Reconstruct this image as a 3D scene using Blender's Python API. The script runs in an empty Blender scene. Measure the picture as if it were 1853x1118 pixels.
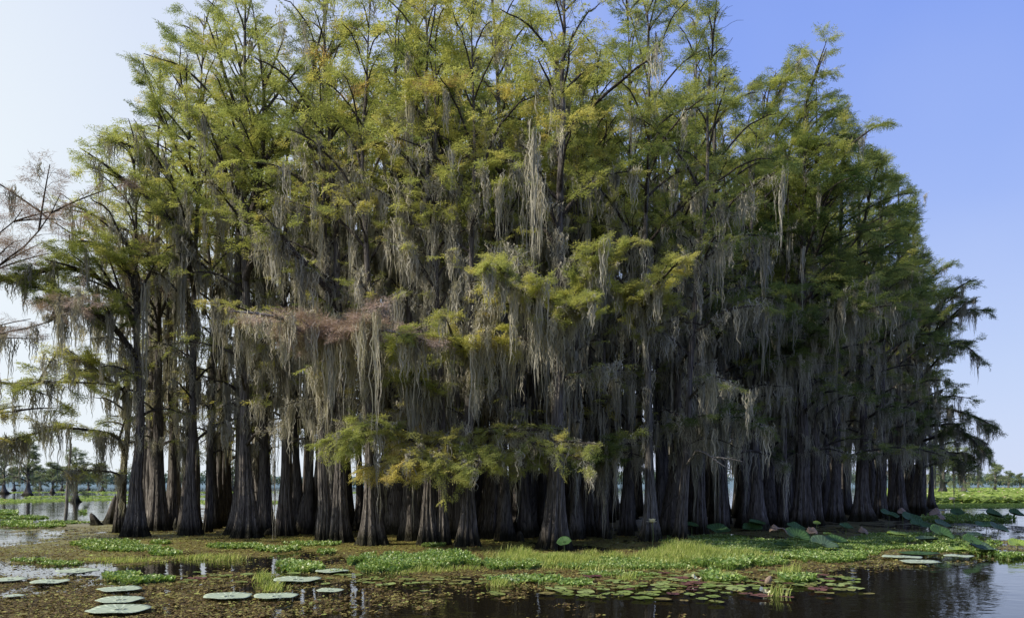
import bpy, math, random
import numpy as np
from mathutils import Vector

rnd = random.Random(7)
RNG = np.random.default_rng(11)
scene = bpy.context.scene
COL = scene.collection
F = 1454.0; CX = 926.5; HZ = 876.0; CAMH = 1.8
PI = math.pi

# ------------------------------------------------------------------ helpers
def P(px, py, Y):
    """world point seen at photo pixel (px,py) at distance Y"""
    return np.array([(px - CX) / F * Y, Y, CAMH - (py - HZ) / F * Y])
def W(px, py):
    """point on the water"""
    Y = F * CAMH / (py - HZ)
    return np.array([(px - CX) / F * Y, Y, 0.0])

def norm(a):
    return a / np.maximum(np.linalg.norm(a, axis=-1, keepdims=True), 1e-9)

class Geo:
    def __init__(s): s.v = []; s.q = []; s.t = []; s.a = []; s.n = 0
    def add(s, v, quads=None, tris=None, tint=0.5):
        v = np.asarray(v, dtype=np.float32).reshape(-1, 3)
        s.v.append(v)
        if quads is not None and len(quads): s.q.append(np.asarray(quads, dtype=np.int32).reshape(-1, 4) + s.n)
        if tris is not None and len(tris): s.t.append(np.asarray(tris, dtype=np.int32).reshape(-1, 3) + s.n)
        s.a.append(np.broadcast_to(np.asarray(tint, dtype=np.float32), (len(v),)))
        s.n += len(v)
    def build(s, name, mat, parent=None, smooth=False):
        if s.n == 0: return None
        v = np.concatenate(s.v)
        q = np.concatenate(s.q) if s.q else np.zeros((0, 4), np.int32)
        t = np.concatenate(s.t) if s.t else np.zeros((0, 3), np.int32)
        me = bpy.data.meshes.new(name)
        me.vertices.add(len(v)); me.vertices.foreach_set('co', v.ravel())
        nl = len(q) * 4 + len(t) * 3
        me.loops.add(nl)
        me.loops.foreach_set('vertex_index', np.concatenate([q.ravel(), t.ravel()]))
        me.polygons.add(len(q) + len(t))
        st = np.concatenate([np.arange(len(q)) * 4, len(q) * 4 + np.arange(len(t)) * 3]).astype(np.int32)
        me.polygons.foreach_set('loop_start', st)
        if smooth: me.polygons.foreach_set('use_smooth', np.ones(len(q) + len(t), dtype=bool))
        at = me.attributes.new('tint', 'FLOAT', 'POINT')
        at.data.foreach_set('value', np.concatenate(s.a).astype(np.float32))
        me.update(calc_edges=True)
        if mat: me.materials.append(mat)
        o = bpy.data.objects.new(name, me); COL.objects.link(o)
        if parent: o.parent = parent
        return o

def tag(o, label=None, cat=None, group=None, kind=None):
    if label: o['label'] = label
    if cat: o['category'] = cat
    if group: o['group'] = group
    if kind: o['kind'] = kind
    return o
def empty(name, loc):
    o = bpy.data.objects.new(name, None); COL.objects.link(o); o.location = [float(c) for c in loc]
    o.empty_display_size = 0.2
    return o

def hash2(i, j, seed):
    n = (i.astype(np.int64) * 374761393 + j.astype(np.int64) * 668265263 + seed * 1442695041) & 0x7fffffff
    n = (n ^ (n >> 13)) * 1274126177 & 0x7fffffff
    return ((n ^ (n >> 16)) & 0xffff) / 65535.0
def vnoise(x, y, seed=0):
    x = np.asarray(x, float); y = np.asarray(y, float)
    i = np.floor(x); j = np.floor(y); fx = x - i; fy = y - j
    fx = fx * fx * (3 - 2 * fx); fy = fy * fy * (3 - 2 * fy)
    a = hash2(i, j, seed); b = hash2(i + 1, j, seed); c = hash2(i, j + 1, seed); d = hash2(i + 1, j + 1, seed)
    return (a * (1 - fx) + b * fx) * (1 - fy) + (c * (1 - fx) + d * fx) * fy
def fbm(x, y, seed=0, o=4):
    s = 0; a = 0.5; t = 0
    for k in range(o):
        s = s + a * vnoise(x * 2 ** k, y * 2 ** k, seed + k); t += a; a *= 0.55
    return s / t

# ------------------------------------------------------------------ materials
def nodes(name):
    m = bpy.data.materials.new(name); m.use_nodes = True
    nt = m.node_tree; nt.nodes.clear()
    out = nt.nodes.new('ShaderNodeOutputMaterial')
    return m, nt, out
def ramp(nt, fac, stops):
    r = nt.nodes.new('ShaderNodeValToRGB')
    e = r.color_ramp.elements
    while len(e) > 1: e.remove(e[0])
    e[0].position = stops[0][0]; e[0].color = (*stops[0][1], 1)
    for p, c in stops[1:]:
        k = e.new(p); k.color = (*c, 1)
    nt.links.new(fac, r.inputs[0]); return r.outputs[0]
def noise(nt, scale, detail=4, vec=None, rough=0.55):
    n = nt.nodes.new('ShaderNodeTexNoise'); n.inputs['Scale'].default_value = scale
    n.inputs['Detail'].default_value = detail; n.inputs['Roughness'].default_value = rough
    if vec is not None: nt.links.new(vec, n.inputs['Vector'])
    return n.outputs['Fac']
def coords(nt, which='Object', scale=(1, 1, 1)):
    if which == 'World':
        src = nt.nodes.new('ShaderNodeNewGeometry').outputs['Position']
    else:
        src = nt.nodes.new('ShaderNodeTexCoord').outputs[which]
    mp = nt.nodes.new('ShaderNodeMapping'); mp.inputs['Scale'].default_value = scale
    nt.links.new(src, mp.inputs[0]); return mp.outputs[0]
def math_(nt, op, a, b=None, c=None):
    m = nt.nodes.new('ShaderNodeMath'); m.operation = op
    for k, v in enumerate((a, b, c)):
        if v is None: continue
        if isinstance(v, (int, float)): m.inputs[k].default_value = v
        else: nt.links.new(v, m.inputs[k])
    return m.outputs[0]
def mixc(nt, fac, a, b, mode='MIX'):
    m = nt.nodes.new('ShaderNodeMix'); m.data_type = 'RGBA'; m.blend_type = mode
    for k, v in ((0, fac), (6, a), (7, b)):
        if isinstance(v, (int, float)): m.inputs[k].default_value = v
        elif isinstance(v, tuple): m.inputs[k].default_value = (*v, 1)
        else: nt.links.new(v, m.inputs[k])
    return m.outputs[2]
def attr(nt, name='tint'):
    a = nt.nodes.new('ShaderNodeAttribute'); a.attribute_name = name; return a.outputs['Fac']

def leafy(name, stops, transl=0.35, nscale=0.6, namp=0.35, gloss=0.0):
    m, nt, out = nodes(name)
    t = attr(nt)
    n = noise(nt, nscale, 3, coords(nt, 'World'))
    f = math_(nt, 'ADD', t, math_(nt, 'MULTIPLY', math_(nt, 'SUBTRACT', n, 0.5), namp))
    c = ramp(nt, f, stops)
    d = nt.nodes.new('ShaderNodeBsdfDiffuse'); nt.links.new(c, d.inputs[0])
    tr = nt.nodes.new('ShaderNodeBsdfTranslucent')
    nt.links.new(mixc(nt, 1.0, c, (1.4, 1.38, 0.95), 'MULTIPLY'), tr.inputs[0])
    mx = nt.nodes.new('ShaderNodeMixShader'); mx.inputs[0].default_value = transl
    nt.links.new(d.outputs[0], mx.inputs[1]); nt.links.new(tr.outputs[0], mx.inputs[2])
    last = mx.outputs[0]
    if gloss > 0:
        g = nt.nodes.new('ShaderNodeBsdfGlossy'); g.inputs['Roughness'].default_value = 0.45
        m2 = nt.nodes.new('ShaderNodeMixShader'); m2.inputs[0].default_value = gloss
        nt.links.new(last, m2.inputs[1]); nt.links.new(g.outputs[0], m2.inputs[2]); last = m2.outputs[0]
    nt.links.new(last, out.inputs[0]); return m

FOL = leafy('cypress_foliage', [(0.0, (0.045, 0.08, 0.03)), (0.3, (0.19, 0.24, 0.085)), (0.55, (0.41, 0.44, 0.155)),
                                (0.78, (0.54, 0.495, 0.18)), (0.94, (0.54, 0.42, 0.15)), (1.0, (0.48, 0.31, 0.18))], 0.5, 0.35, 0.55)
DRY = leafy('dry_twigs', [(0.0, (0.3, 0.23, 0.2)), (0.5, (0.5, 0.38, 0.32)), (1.0, (0.6, 0.44, 0.34))], 0.15, 2, 0.5)
MOSS = leafy('spanish_moss', [(0.0, (0.17, 0.165, 0.145)), (0.4, (0.36, 0.345, 0.29)), (0.7, (0.52, 0.49, 0.405)), (1.0, (0.66, 0.61, 0.50))], 0.25, 1.2, 0.5)
GRASS = leafy('grass_blades', [(0.0, (0.07, 0.13, 0.03)), (0.5, (0.36, 0.44, 0.11)), (1.0, (0.70, 0.68, 0.30))], 0.4, 1.5, 0.3)
PLANT = leafy('water_plants', [(0.0, (0.04, 0.1, 0.02)), (0.5, (0.19, 0.31, 0.06)), (0.8, (0.38, 0.48, 0.15)), (1.0, (0.58, 0.6, 0.3))], 0.3, 1.2, 0.4, 0.06)
FLECK = leafy('floating_debris', [(0.0, (0.055, 0.035, 0.018)), (0.3, (0.13, 0.085, 0.032)), (0.55, (0.20, 0.155, 0.055)), (0.75, (0.31, 0.28, 0.08)), (1.0, (0.32, 0.38, 0.10))], 0.1, 1.0, 0.5, 0.05)
PAD = leafy('lily_pads', [(0.0, (0.10, 0.035, 0.04)), (0.25, (0.16, 0.07, 0.05)), (0.35, (0.2, 0.17, 0.05)), (0.6, (0.17, 0.24, 0.05)), (1.0, (0.3, 0.36, 0.13))], 0.12, 2.5, 0.25, 0.12)
FARLEAF = leafy('far_lotus', [(0.0, (0.12, 0.17, 0.05)), (0.5, (0.27, 0.37, 0.09)), (0.85, (0.44, 0.5, 0.2)), (0.95, (0.6, 0.42, 0.3)), (1.0, (0.8, 0.8, 0.7))], 0.3, 0.05, 0.3)

def bark_mat(name, lo, mid, hi, wet=True):
    m, nt, out = nodes(name)
    v = coords(nt, 'Object', (1, 1, 0.12))
    n1 = noise(nt, 22, 6, v, 0.65)
    n2 = noise(nt, 2.2, 4, coords(nt, 'World', (1, 1, 0.35)))
    vo = nt.nodes.new('ShaderNodeTexVoronoi'); vo.feature = 'DISTANCE_TO_EDGE'; vo.inputs['Scale'].default_value = 16
    nt.links.new(coords(nt, 'Object', (1, 1, 0.07)), vo.inputs['Vector'])
    f = math_(nt, 'ADD', math_(nt, 'MULTIPLY', n1, 0.6), math_(nt, 'MULTIPLY', n2, 0.4))
    c = ramp(nt, f, [(0.3, lo), (0.5, mid), (0.7, hi)])
    crev = ramp(nt, vo.outputs['Distance'], [(0.0, (0.45, 0.45, 0.45)), (0.12, (1, 1, 1))])
    c = mixc(nt, 1.0, c, crev, 'MULTIPLY')
    if wet:
        g = nt.nodes.new('ShaderNodeNewGeometry'); sx = nt.nodes.new('ShaderNodeSeparateXYZ')
        nt.links.new(g.outputs['Position'], sx.inputs[0])
        w = ramp(nt, math_(nt, 'ADD', math_(nt, 'MULTIPLY', sx.outputs[2], 1.4), math_(nt, 'MULTIPLY', n2, -0.5)), [(0.05, (0.22, 0.23, 0.17)), (0.22, (.5, .5, .46)), (0.6, (1, 1, 1))])
        c = mixc(nt, 1.0, c, w, 'MULTIPLY')
    b = nt.nodes.new('ShaderNodeBsdfPrincipled'); nt.links.new(c, b.inputs['Base Color'])
    b.inputs['Roughness'].default_value = 0.9
    b.inputs['Specular IOR Level'].default_value = 0.15
    bp = nt.nodes.new('ShaderNodeBump'); bp.inputs['Strength'].default_value = 0.8; bp.inputs['Distance'].default_value = 0.05
    h = math_(nt, 'ADD', n1, math_(nt, 'MINIMUM', math_(nt, 'MULTIPLY', vo.outputs['Distance'], 5.0), 0.7))
    nt.links.new(h, bp.inputs['Height']); nt.links.new(bp.outputs[0], b.inputs['Normal'])
    nt.links.new(b.outputs[0], out.inputs[0]); return m
BARK = bark_mat('cypress_bark', (0.075, 0.064, 0.057), (0.18, 0.16, 0.145), (0.35, 0.32, 0.29))
BARKP = bark_mat('pale_bark', (0.13, 0.12, 0.11), (0.22, 0.205, 0.19), (0.36, 0.34, 0.31))
TWIG = bark_mat('branch_bark', (0.05, 0.04, 0.034), (0.10, 0.085, 0.073), (0.19, 0.17, 0.15), False)
BONE = bark_mat('bare_wood', (0.2, 0.18, 0.16), (0.34, 0.31, 0.28), (0.48, 0.45, 0.4), False)
REDWOOD = bark_mat('rotten_wood', (0.14, 0.07, 0.04), (0.3, 0.17, 0.11), (0.45, 0.3, 0.22))

# water
def water_mat():
    m, nt, out = nodes('lake_water')
    b = nt.nodes.new('ShaderNodeBsdfPrincipled')
    b.inputs['Base Color'].default_value = (0.012, 0.010, 0.006, 1)
    b.inputs['Roughness'].default_value = 0.015; b.inputs['IOR'].default_value = 1.333
    v = coords(nt, 'World', (0.8, 1.0, 1))
    n1 = noise(nt, 2.6, 2, v); n2 = noise(nt, 9, 2, v); n3 = noise(nt, 0.35, 2, coords(nt, 'World', (1, 1, 1)))
    # livelier ripples in the open water, calm between the mats
    amp = math_(nt, 'MULTIPLY_ADD', n3, 1.6, -0.35)
    h = math_(nt, 'MULTIPLY', math_(nt, 'ADD', n1, math_(nt, 'MULTIPLY', n2, 0.22)), math_(nt, 'MAXIMUM', amp, 0.12))
    bp = nt.nodes.new('ShaderNodeBump'); bp.inputs['Strength'].default_value = 1.0; bp.inputs['Distance'].default_value = 0.012
    nt.links.new(h, bp.inputs['Height']); nt.links.new(bp.outputs[0], b.inputs['Normal'])
    nt.links.new(b.outputs[0], out.inputs[0]); return m
WATER = water_mat()
def mat_sheet():
    m, nt, out = nodes('duckweed_sheet')
    v = coords(nt, 'World', (1, 1, 1))
    n1 = noise(nt, 0.5, 4, v); n2 = noise(nt, 28, 5, v, 0.7); n3 = noise(nt, 3.2, 4, v)
    f = math_(nt, 'ADD', math_(nt, 'MULTIPLY', n1, 0.45), math_(nt, 'ADD', math_(nt, 'MULTIPLY', n2, 0.3), math_(nt, 'MULTIPLY', n3, 0.25)))
    f = math_(nt, 'ADD', f, math_(nt, 'MULTIPLY', math_(nt, 'SUBTRACT', attr(nt), 0.5), 0.5))
    c = ramp(nt, f, [(0.3, (0.05, 0.032, 0.016)), (0.45, (0.10, 0.078, 0.034)), (0.56, (0.17, 0.145, 0.046)), (0.7, (0.25, 0.25, 0.06))])
    b = nt.nodes.new('ShaderNodeBsdfPrincipled'); nt.links.new(c, b.inputs['Base Color'])
    b.inputs['Roughness'].default_value = 0.5; b.inputs['Specular IOR Level'].default_value = 0.45
    bp = nt.nodes.new('ShaderNodeBump'); bp.inputs['Strength'].default_value = 0.9; bp.inputs['Distance'].default_value = 0.03
    nt.links.new(n2, bp.inputs['Height']); nt.links.new(bp.outputs[0], b.inputs['Normal'])
    nt.links.new(b.outputs[0], out.inputs[0]); return m
MATS = mat_sheet()
def pad_mat(name, c0, c1, rough=0.45):
    m, nt, out = nodes(name)
    tc = nt.nodes.new('ShaderNodeTexCoord'); sx = nt.nodes.new('ShaderNodeSeparateXYZ'); nt.links.new(tc.outputs['Object'], sx.inputs[0])
    ang = math_(nt, 'ARCTAN2', sx.outputs[1], sx.outputs[0])
    vein = math_(nt, 'POWER', math_(nt, 'ABSOLUTE', math_(nt, 'COSINE', math_(nt, 'MULTIPLY', ang, 10.0))), 14.0)
    n = noise(nt, 9, 4, tc.outputs['Object'])
    c = mixc(nt, n, c0, c1)
    c = mixc(nt, math_(nt, 'MULTIPLY', noise(nt, 3.0, 5, tc.outputs['Object'], .7), 0.5), c, tuple(k * .62 for k in c0))
    c = mixc(nt, math_(nt, 'MULTIPLY', vein, 0.6), c, tuple(min(1, k * 1.6 + .03) for k in c1))
    sp = noise(nt, 40, 2, tc.outputs['Object'])
    c = mixc(nt, math_(nt, 'MULTIPLY', math_(nt, 'GREATER_THAN', sp, 0.70), 0.7), c, (0.13, 0.09, 0.04))
    b = nt.nodes.new('ShaderNodeBsdfPrincipled'); nt.links.new(c, b.inputs['Base Color'])
    b.inputs['Roughness'].default_value = rough; b.inputs['Specular IOR Level'].default_value = 0.4
    tr = nt.nodes.new('ShaderNodeBsdfTranslucent'); nt.links.new(c, tr.inputs[0])
    mx = nt.nodes.new('ShaderNodeMixShader'); mx.inputs[0].default_value = 0.2
    nt.links.new(b.outputs[0], mx.inputs[1]); nt.links.new(tr.outputs[0], mx.inputs[2])
    nt.links.new(mx.outputs[0], out.inputs[0]); return m
PADPALE = pad_mat('lotus_leaf_pale', (0.42, 0.52, 0.38), (0.55, 0.63, 0.48))
PADGREEN = pad_mat('lotus_leaf_green', (0.035, 0.085, 0.022), (0.06, 0.135, 0.035), .62)
PADYEL = pad_mat('lotus_leaf_yellow', (0.20, 0.30, 0.04), (0.28, 0.38, 0.07))
PADDRY = pad_mat('lotus_leaf_dry', (0.22, 0.15, 0.11), (0.38, 0.29, 0.22), 0.8)
STEM = pad_mat('lotus_stem', (0.12, 0.18, 0.05), (0.2, 0.26, 0.08))
PETAL = pad_mat('lotus_petal', (0.85, 0.82, 0.5), (0.9, 0.88, 0.65))

# ------------------------------------------------------------------ silhouette of the grove (px of the photo, used at author time)
OUT = np.array([(-400, 300), (-60, 330), (30, 350), (110, 330), (150, 350), (138, 300), (165, 228), (215, 212), (240, 190), (222, 120), (245, 58), (300, 58), (318, 25), (360, 20),
    (380, -900), (1018, -900), (1030, 0), (1050, 50), (1068, 78), (1090, 10), (1105, -900), (1285, -900), (1300, 50), (1322, 120), (1350, 152), (1385, 122), (1430, 128), (1478, 148),
    (1480, 190), (1500, 190), (1530, 172), (1552, 225), (1570, 262), (1612, 282), (1640, 330), (1664, 345), (1670, 450), (1705, 472), (1795, 492), (1812, 560), (1806, 655), (1775, 690),
    (1828, 780), (1808, 838), (1745, 885), (1745, 1300), (-400, 1300)], float)
def inside(pts, jit=None):
    """pts (N,3) world -> bool"""
    Y = np.maximum(pts[:, 1], 1.0)
    x = pts[:, 0] / Y * F + CX; y = HZ - (pts[:, 2] - CAMH) / Y * F
    if jit is not None: x = x + jit[:, 0]; y = y + jit[:, 1]
    r = np.zeros(len(pts), bool); n = len(OUT); j = n - 1
    for i in range(n):
        xi, yi = OUT[i]; xj, yj = OUT[j]
        c = ((yi > y) != (yj > y))
        with np.errstate(divide='ignore', invalid='ignore'):
            c &= x < (xj - xi) * (y - yi) / (yj - yi + 1e-12) + xi
        r ^= c; j = i
    return r
def top_at(px):
    """photo row of the canopy's upper edge above column px"""
    for y in range(-300, 900, 5):
        if inside(np.array([P(px, y, 30.0)]))[0]: return y
    return 876

# ------------------------------------------------------------------ geometry builders
def tubes(g, paths, radii, k, tint=0.5, cap=False):
    """paths (m,n,3) radii (m,n)"""
    m, n, _ = paths.shape
    T = norm(np.gradient(paths, axis=1))
    ref = np.where(np.abs(T[..., 2:3]) > 0.9, np.array([1., 0, 0]), np.array([0., 0, 1.]))
    u = norm(np.cross(T, ref)); v = np.cross(T, u)
    a = np.arange(k) * 2 * PI / k
    V = paths[:, :, None, :] + radii[:, :, None, None] * (np.cos(a)[None, None, :, None] * u[:, :, None, :] + np.sin(a)[None, None, :, None] * v[:, :, None, :])
    idx = np.arange(m * n * k).reshape(m, n, k)
    A = idx[:, :-1, :]; B = np.roll(idx, -1, axis=2)[:, :-1, :]; C = np.roll(idx, -1, axis=2)[:, 1:, :]; D = idx[:, 1:, :]
    g.add(V, quads=np.stack([A, B, C, D], -1).reshape(-1, 4), tint=tint)

def resample(pts, n):
    pts = np.asarray(pts, float)
    d = np.r_[0, np.cumsum(np.linalg.norm(np.diff(pts, axis=0), axis=1))]
    # smooth with catmull-like cubic through chord parameter
    s = np.linspace(0, d[-1], n)
    o = np.stack([np.interp(s, d, pts[:, i]) for i in range(3)], 1)
    for _ in range(2):
        o[1:-1] = (o[:-2] + 2 * o[1:-1] + o[2:]) / 4
    return o

def frond_templates(rg, nleaf, L, Wd, cnt=6):
    """feathery spray: main stem with side twigs, each with narrow leaflets; unit length along +x, plane normal +z"""
    outs = []
    for c in range(cnt):
        V = []
        nt_ = 5
        stems = [((0, 0, 0), (1, 0, 0), 1.0)]
        for i in range(nt_):
            t = 0.12 + 0.72 * i / nt_ + rg.uniform(-.05, .05); sg = 1 if i % 2 else -1
            a = math.radians(rg.uniform(30, 60)) * sg
            stems.append(((t, 0, rg.uniform(-.03, .03)), (math.cos(a), math.sin(a), rg.uniform(-.25, .1)), rg.uniform(.3, .55) * (1.15 - t * .6)))
        per = max(3, nleaf // len(stems))
        for si, (o, d, ln) in enumerate(stems):
            o = np.array(o); d = np.array(d); d = d / np.linalg.norm(d)
            s = np.cross([0, 0, 1], d); s = s / np.linalg.norm(s)
            k = per if si else per + 3
            V += [o - s * .012, o + s * .012, o + d * ln]     # the stem itself, a thin tri
            for j in range(k):
                t = (j + 0.6) / k * ln; sg = 1 if j % 2 else -1
                aa = math.radians(rg.uniform(35, 70)) * sg
                ld = d * math.cos(aa) + s * math.sin(aa) + np.array([0, 0, rg.uniform(-.6, .35)])
                ld /= np.linalg.norm(ld)
                lw = np.cross(ld, rg.normal(size=3) * .5 + np.array([0, 0, 1])); lw /= np.linalg.norm(lw)
                b = o + d * t; ll = L * rg.uniform(.7, 1.25)
                V += [b + lw * Wd * .5 + ld * ll * .25, b - lw * Wd * .5 + ld * ll * .25, b + ld * ll]
        outs.append(np.array(V, np.float32))
    return outs
_rg = np.random.default_rng(3)
FR_FINE = frond_templates(_rg, 44, 0.25, 0.05)
FR_COARSE = frond_templates(_rg, 24, 0.32, 0.085)
FR_DRY = frond_templates(_rg, 30, 0.38, 0.026)

class Sprays:
    def __init__(s): s.p = []; s.d = []; s.u = []; s.s = []; s.t = []
    def add(s, p, d, u, sc, t):
        s.p.append(p); s.d.append(d); s.u.append(u); s.s.append(sc); s.t.append(t)
    def bake(s, g, rg, templates, org, cull=True):
        if not s.p: return
        p = np.concatenate(s.p); d = norm(np.concatenate(s.d)); u = np.concatenate(s.u); sc = np.concatenate(s.s); t = np.concatenate(s.t)
        if cull:
            k = inside(p + org + d * sc[:, None] * .8, rg.normal(size=(len(p), 2)) * 5)
            p, d, u, sc, t = p[k], d[k], u[k], sc[k], t[k]
        y = norm(np.cross(u, d)); z = np.cross(d, y)
        R = np.stack([d, y, z], 2) * sc[:, None, None]
        which = rg.integers(0, len(templates), len(p))
        for w, T in enumerate(templates):
            k = which == w
            if not k.any(): continue
            V = np.einsum('nij,vj->nvi', R[k], T) + p[k][:, None, :]
            g.add(V, tris=np.arange(V.shape[0] * V.shape[1]).reshape(-1, 3), tint=np.repeat(t[k], V.shape[1]))

class Moss:
    def __init__(s): s.p = []; s.L = []; s.w = []; s.ax = []; s.t = []
    def add(s, p, L, w, ax, t):
        s.p.append(p); s.L.append(L); s.w.append(w); s.ax.append(ax); s.t.append(t)
    def bake(s, g, rg, ns, sw=0.022):
        if not s.p: return
        p = np.concatenate(s.p); L = np.concatenate(s.L); w = np.concatenate(s.w); ax = np.concatenate(s.ax); t = np.concatenate(s.t)
        n = len(p)
        p = np.repeat(p, ns, 0); ax = np.repeat(ax, ns, 0); w = np.repeat(w, ns); L = np.repeat(L, ns); t = np.repeat(t, ns)
        N = len(p)
        off = rg.normal(size=N)
        p = p + ax * (off * w)[:, None] + rg.normal(size=(N, 3)) * np.array([.05, .05, .06])
        Ls = L * rg.uniform(.25, 1.0, N) * np.exp(-off ** 2 * .35)
        K = 9
        s_ = np.linspace(0, 1, K)
        prof = np.array([.5, 1.1, .8, 1.05, .7, .9, .5, .5, .05])
        ph = rg.uniform(0, 6.28, N)
        wob = .03 * np.sin(ph[:, None] + s_[None] * rg.uniform(3, 12, N)[:, None]) + rg.normal(size=(N, K)) * .022
        # strands of a clump gather toward its middle
        cen = -(ax * (off * w)[:, None]) * .45
        C = p[:, None, :] + cen[:, None, :] * (s_ ** 1.3)[None, :, None]
        C = C + np.stack([wob, .6 * wob[:, ::-1], -(Ls[:, None] * s_[None])], -1)
        az = rg.uniform(0, PI, N); dv = np.stack([np.cos(az), np.sin(az), np.zeros(N)], 1)
        wid = sw * rg.uniform(.5, 1.7, N)
        hv = dv[:, None, :] * (wid[:, None] * prof[None])[..., None]
        V = np.stack([C - hv, C + hv], 2)      # N,K,2,3
        idx = np.arange(N * K * 2).reshape(N, K, 2)
        q = np.stack([idx[:, :-1, 0], idx[:, :-1, 1], idx[:, 1:, 1], idx[:, 1:, 0]], -1)
        g.add(V, quads=q.reshape(-1, 4), tint=np.repeat(np.clip(t + rg.normal(size=N) * .13, 0, 1), K * 2))

def grow(rg, path, r0, G, sprays, moss, fol=1.0, mossd=1.0, tint=.45, subL=1.3, fs=.42, dens=1.0, droop=.12, mL=1.1, mt=.45, tip=.15, spread=1.0, nsub=None):
    """path (n,3): a limb with alternating side branches; feathery sprays and moss are collected."""
    n = len(path)
    seg = np.linalg.norm(np.diff(path, axis=0), axis=1); L = seg.sum()
    rr = r0 * (1 - np.linspace(0, 1, n)) ** .8 + .012
    tubes(G, path[None], rr[None], 6)
    m = nsub or max(3, int(L * 2.6 * dens))
    t = np.sort(rg.uniform(tip, 1.0, m)); ii = t * (n - 1); i0 = np.minimum(ii.astype(int), n - 2); fr = (ii - i0)[:, None]
    b = path[i0] * (1 - fr) + path[i0 + 1] * fr
    T = norm(path[i0 + 1] - path[i0])
    S = np.cross(T, np.array([0, 0, 1.])); S = norm(S + 1e-6)
    N_ = norm(np.cross(S, T))
    sg = np.where(np.arange(m) % 2 == 0, 1., -1.)[:, None]
    a = np.radians(rg.uniform(28, 62, m))[:, None]
    D = T * np.cos(a) + S * np.sin(a) * sg * spread + N_ * rg.uniform(-.25, .6, m)[:, None]
    D = norm(D)
    sl = subL * rg.uniform(.55, 1.2, m) * (1.1 - .6 * t)
    K = 6; s_ = np.linspace(0, 1, K)
    SP = b[:, None, :] + D[:, None, :] * (sl[:, None] * s_[None])[..., None]
    SP[..., 2] -= (droop * sl)[:, None] * (s_ ** 2)[None] * rg.uniform(.3, 2.2, m)[:, None]
    SP = SP + np.cumsum(rg.normal(size=SP.shape) * .025, axis=1)
    SP[:, 0] = b
    sr = (r0 * .26 * (1.1 - .7 * t))[:, None] * (1 - s_[None] * .85) + .004
    tubes(G, SP, sr, 3)
    allp = np.concatenate([SP, ], 0)
    # sprays
    if fol > 0:
        q = max(2, int(round(9 * fol)))
        s = rg.uniform(.12, 1.0, (m, q)); jj = s * (K - 1); j0 = np.minimum(jj.astype(int), K - 2)
        mi = np.arange(m)[:, None]
        f = (jj - j0)[..., None]
        pos = SP[mi, j0] * (1 - f) + SP[mi, j0 + 1] * f
        tt = norm(SP[mi, j0 + 1] - SP[mi, j0])
        ss = norm(np.cross(tt, np.array([0, 0, 1.])) + 1e-6)
        sgn = np.where(rg.random((m, q)) < .5, 1., -1.)[..., None]
        aa = np.radians(rg.uniform(5, 65, (m, q)))[..., None]
        dd = tt * np.cos(aa) + ss * np.sin(aa) * sgn + rg.normal(size=(m, q, 3)) * .16
        dd[..., 2] -= .10
        up = np.array([0, 0, 1.]) + rg.normal(size=(m, q, 3)) * .38
        ct = tint + rg.normal(size=(m, 1)) * .07 + rg.normal(size=(m, q)) * .05
        sprays.add(pos.reshape(-1, 3), dd.reshape(-1, 3), up.reshape(-1, 3), (fs * rg.uniform(.7, 1.25, (m, q))).ravel(), np.clip(ct, 0, 1).ravel())
    if mossd > 0:
        c = rg.poisson(L * 3.2 * mossd)
        if c:
            tl = rg.uniform(.05, .95, c) * (n - 1); k0 = np.minimum(tl.astype(int), n - 2); f = (tl - k0)[:, None]
            pp = path[k0] * (1 - f) + path[k0 + 1] * f
            ax = norm(path[k0 + 1] - path[k0])
            use = rg.random(c) < .55
            mi = rg.integers(0, m, c); ki = rg.integers(1, K, c)
            pp = np.where(use[:, None], SP[mi, ki], pp)
            moss.add(pp, mL * rg.lognormal(-.2, .6, c), rg.uniform(.04, .22, c), ax, mt + rg.normal(size=c) * .15)

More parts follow.
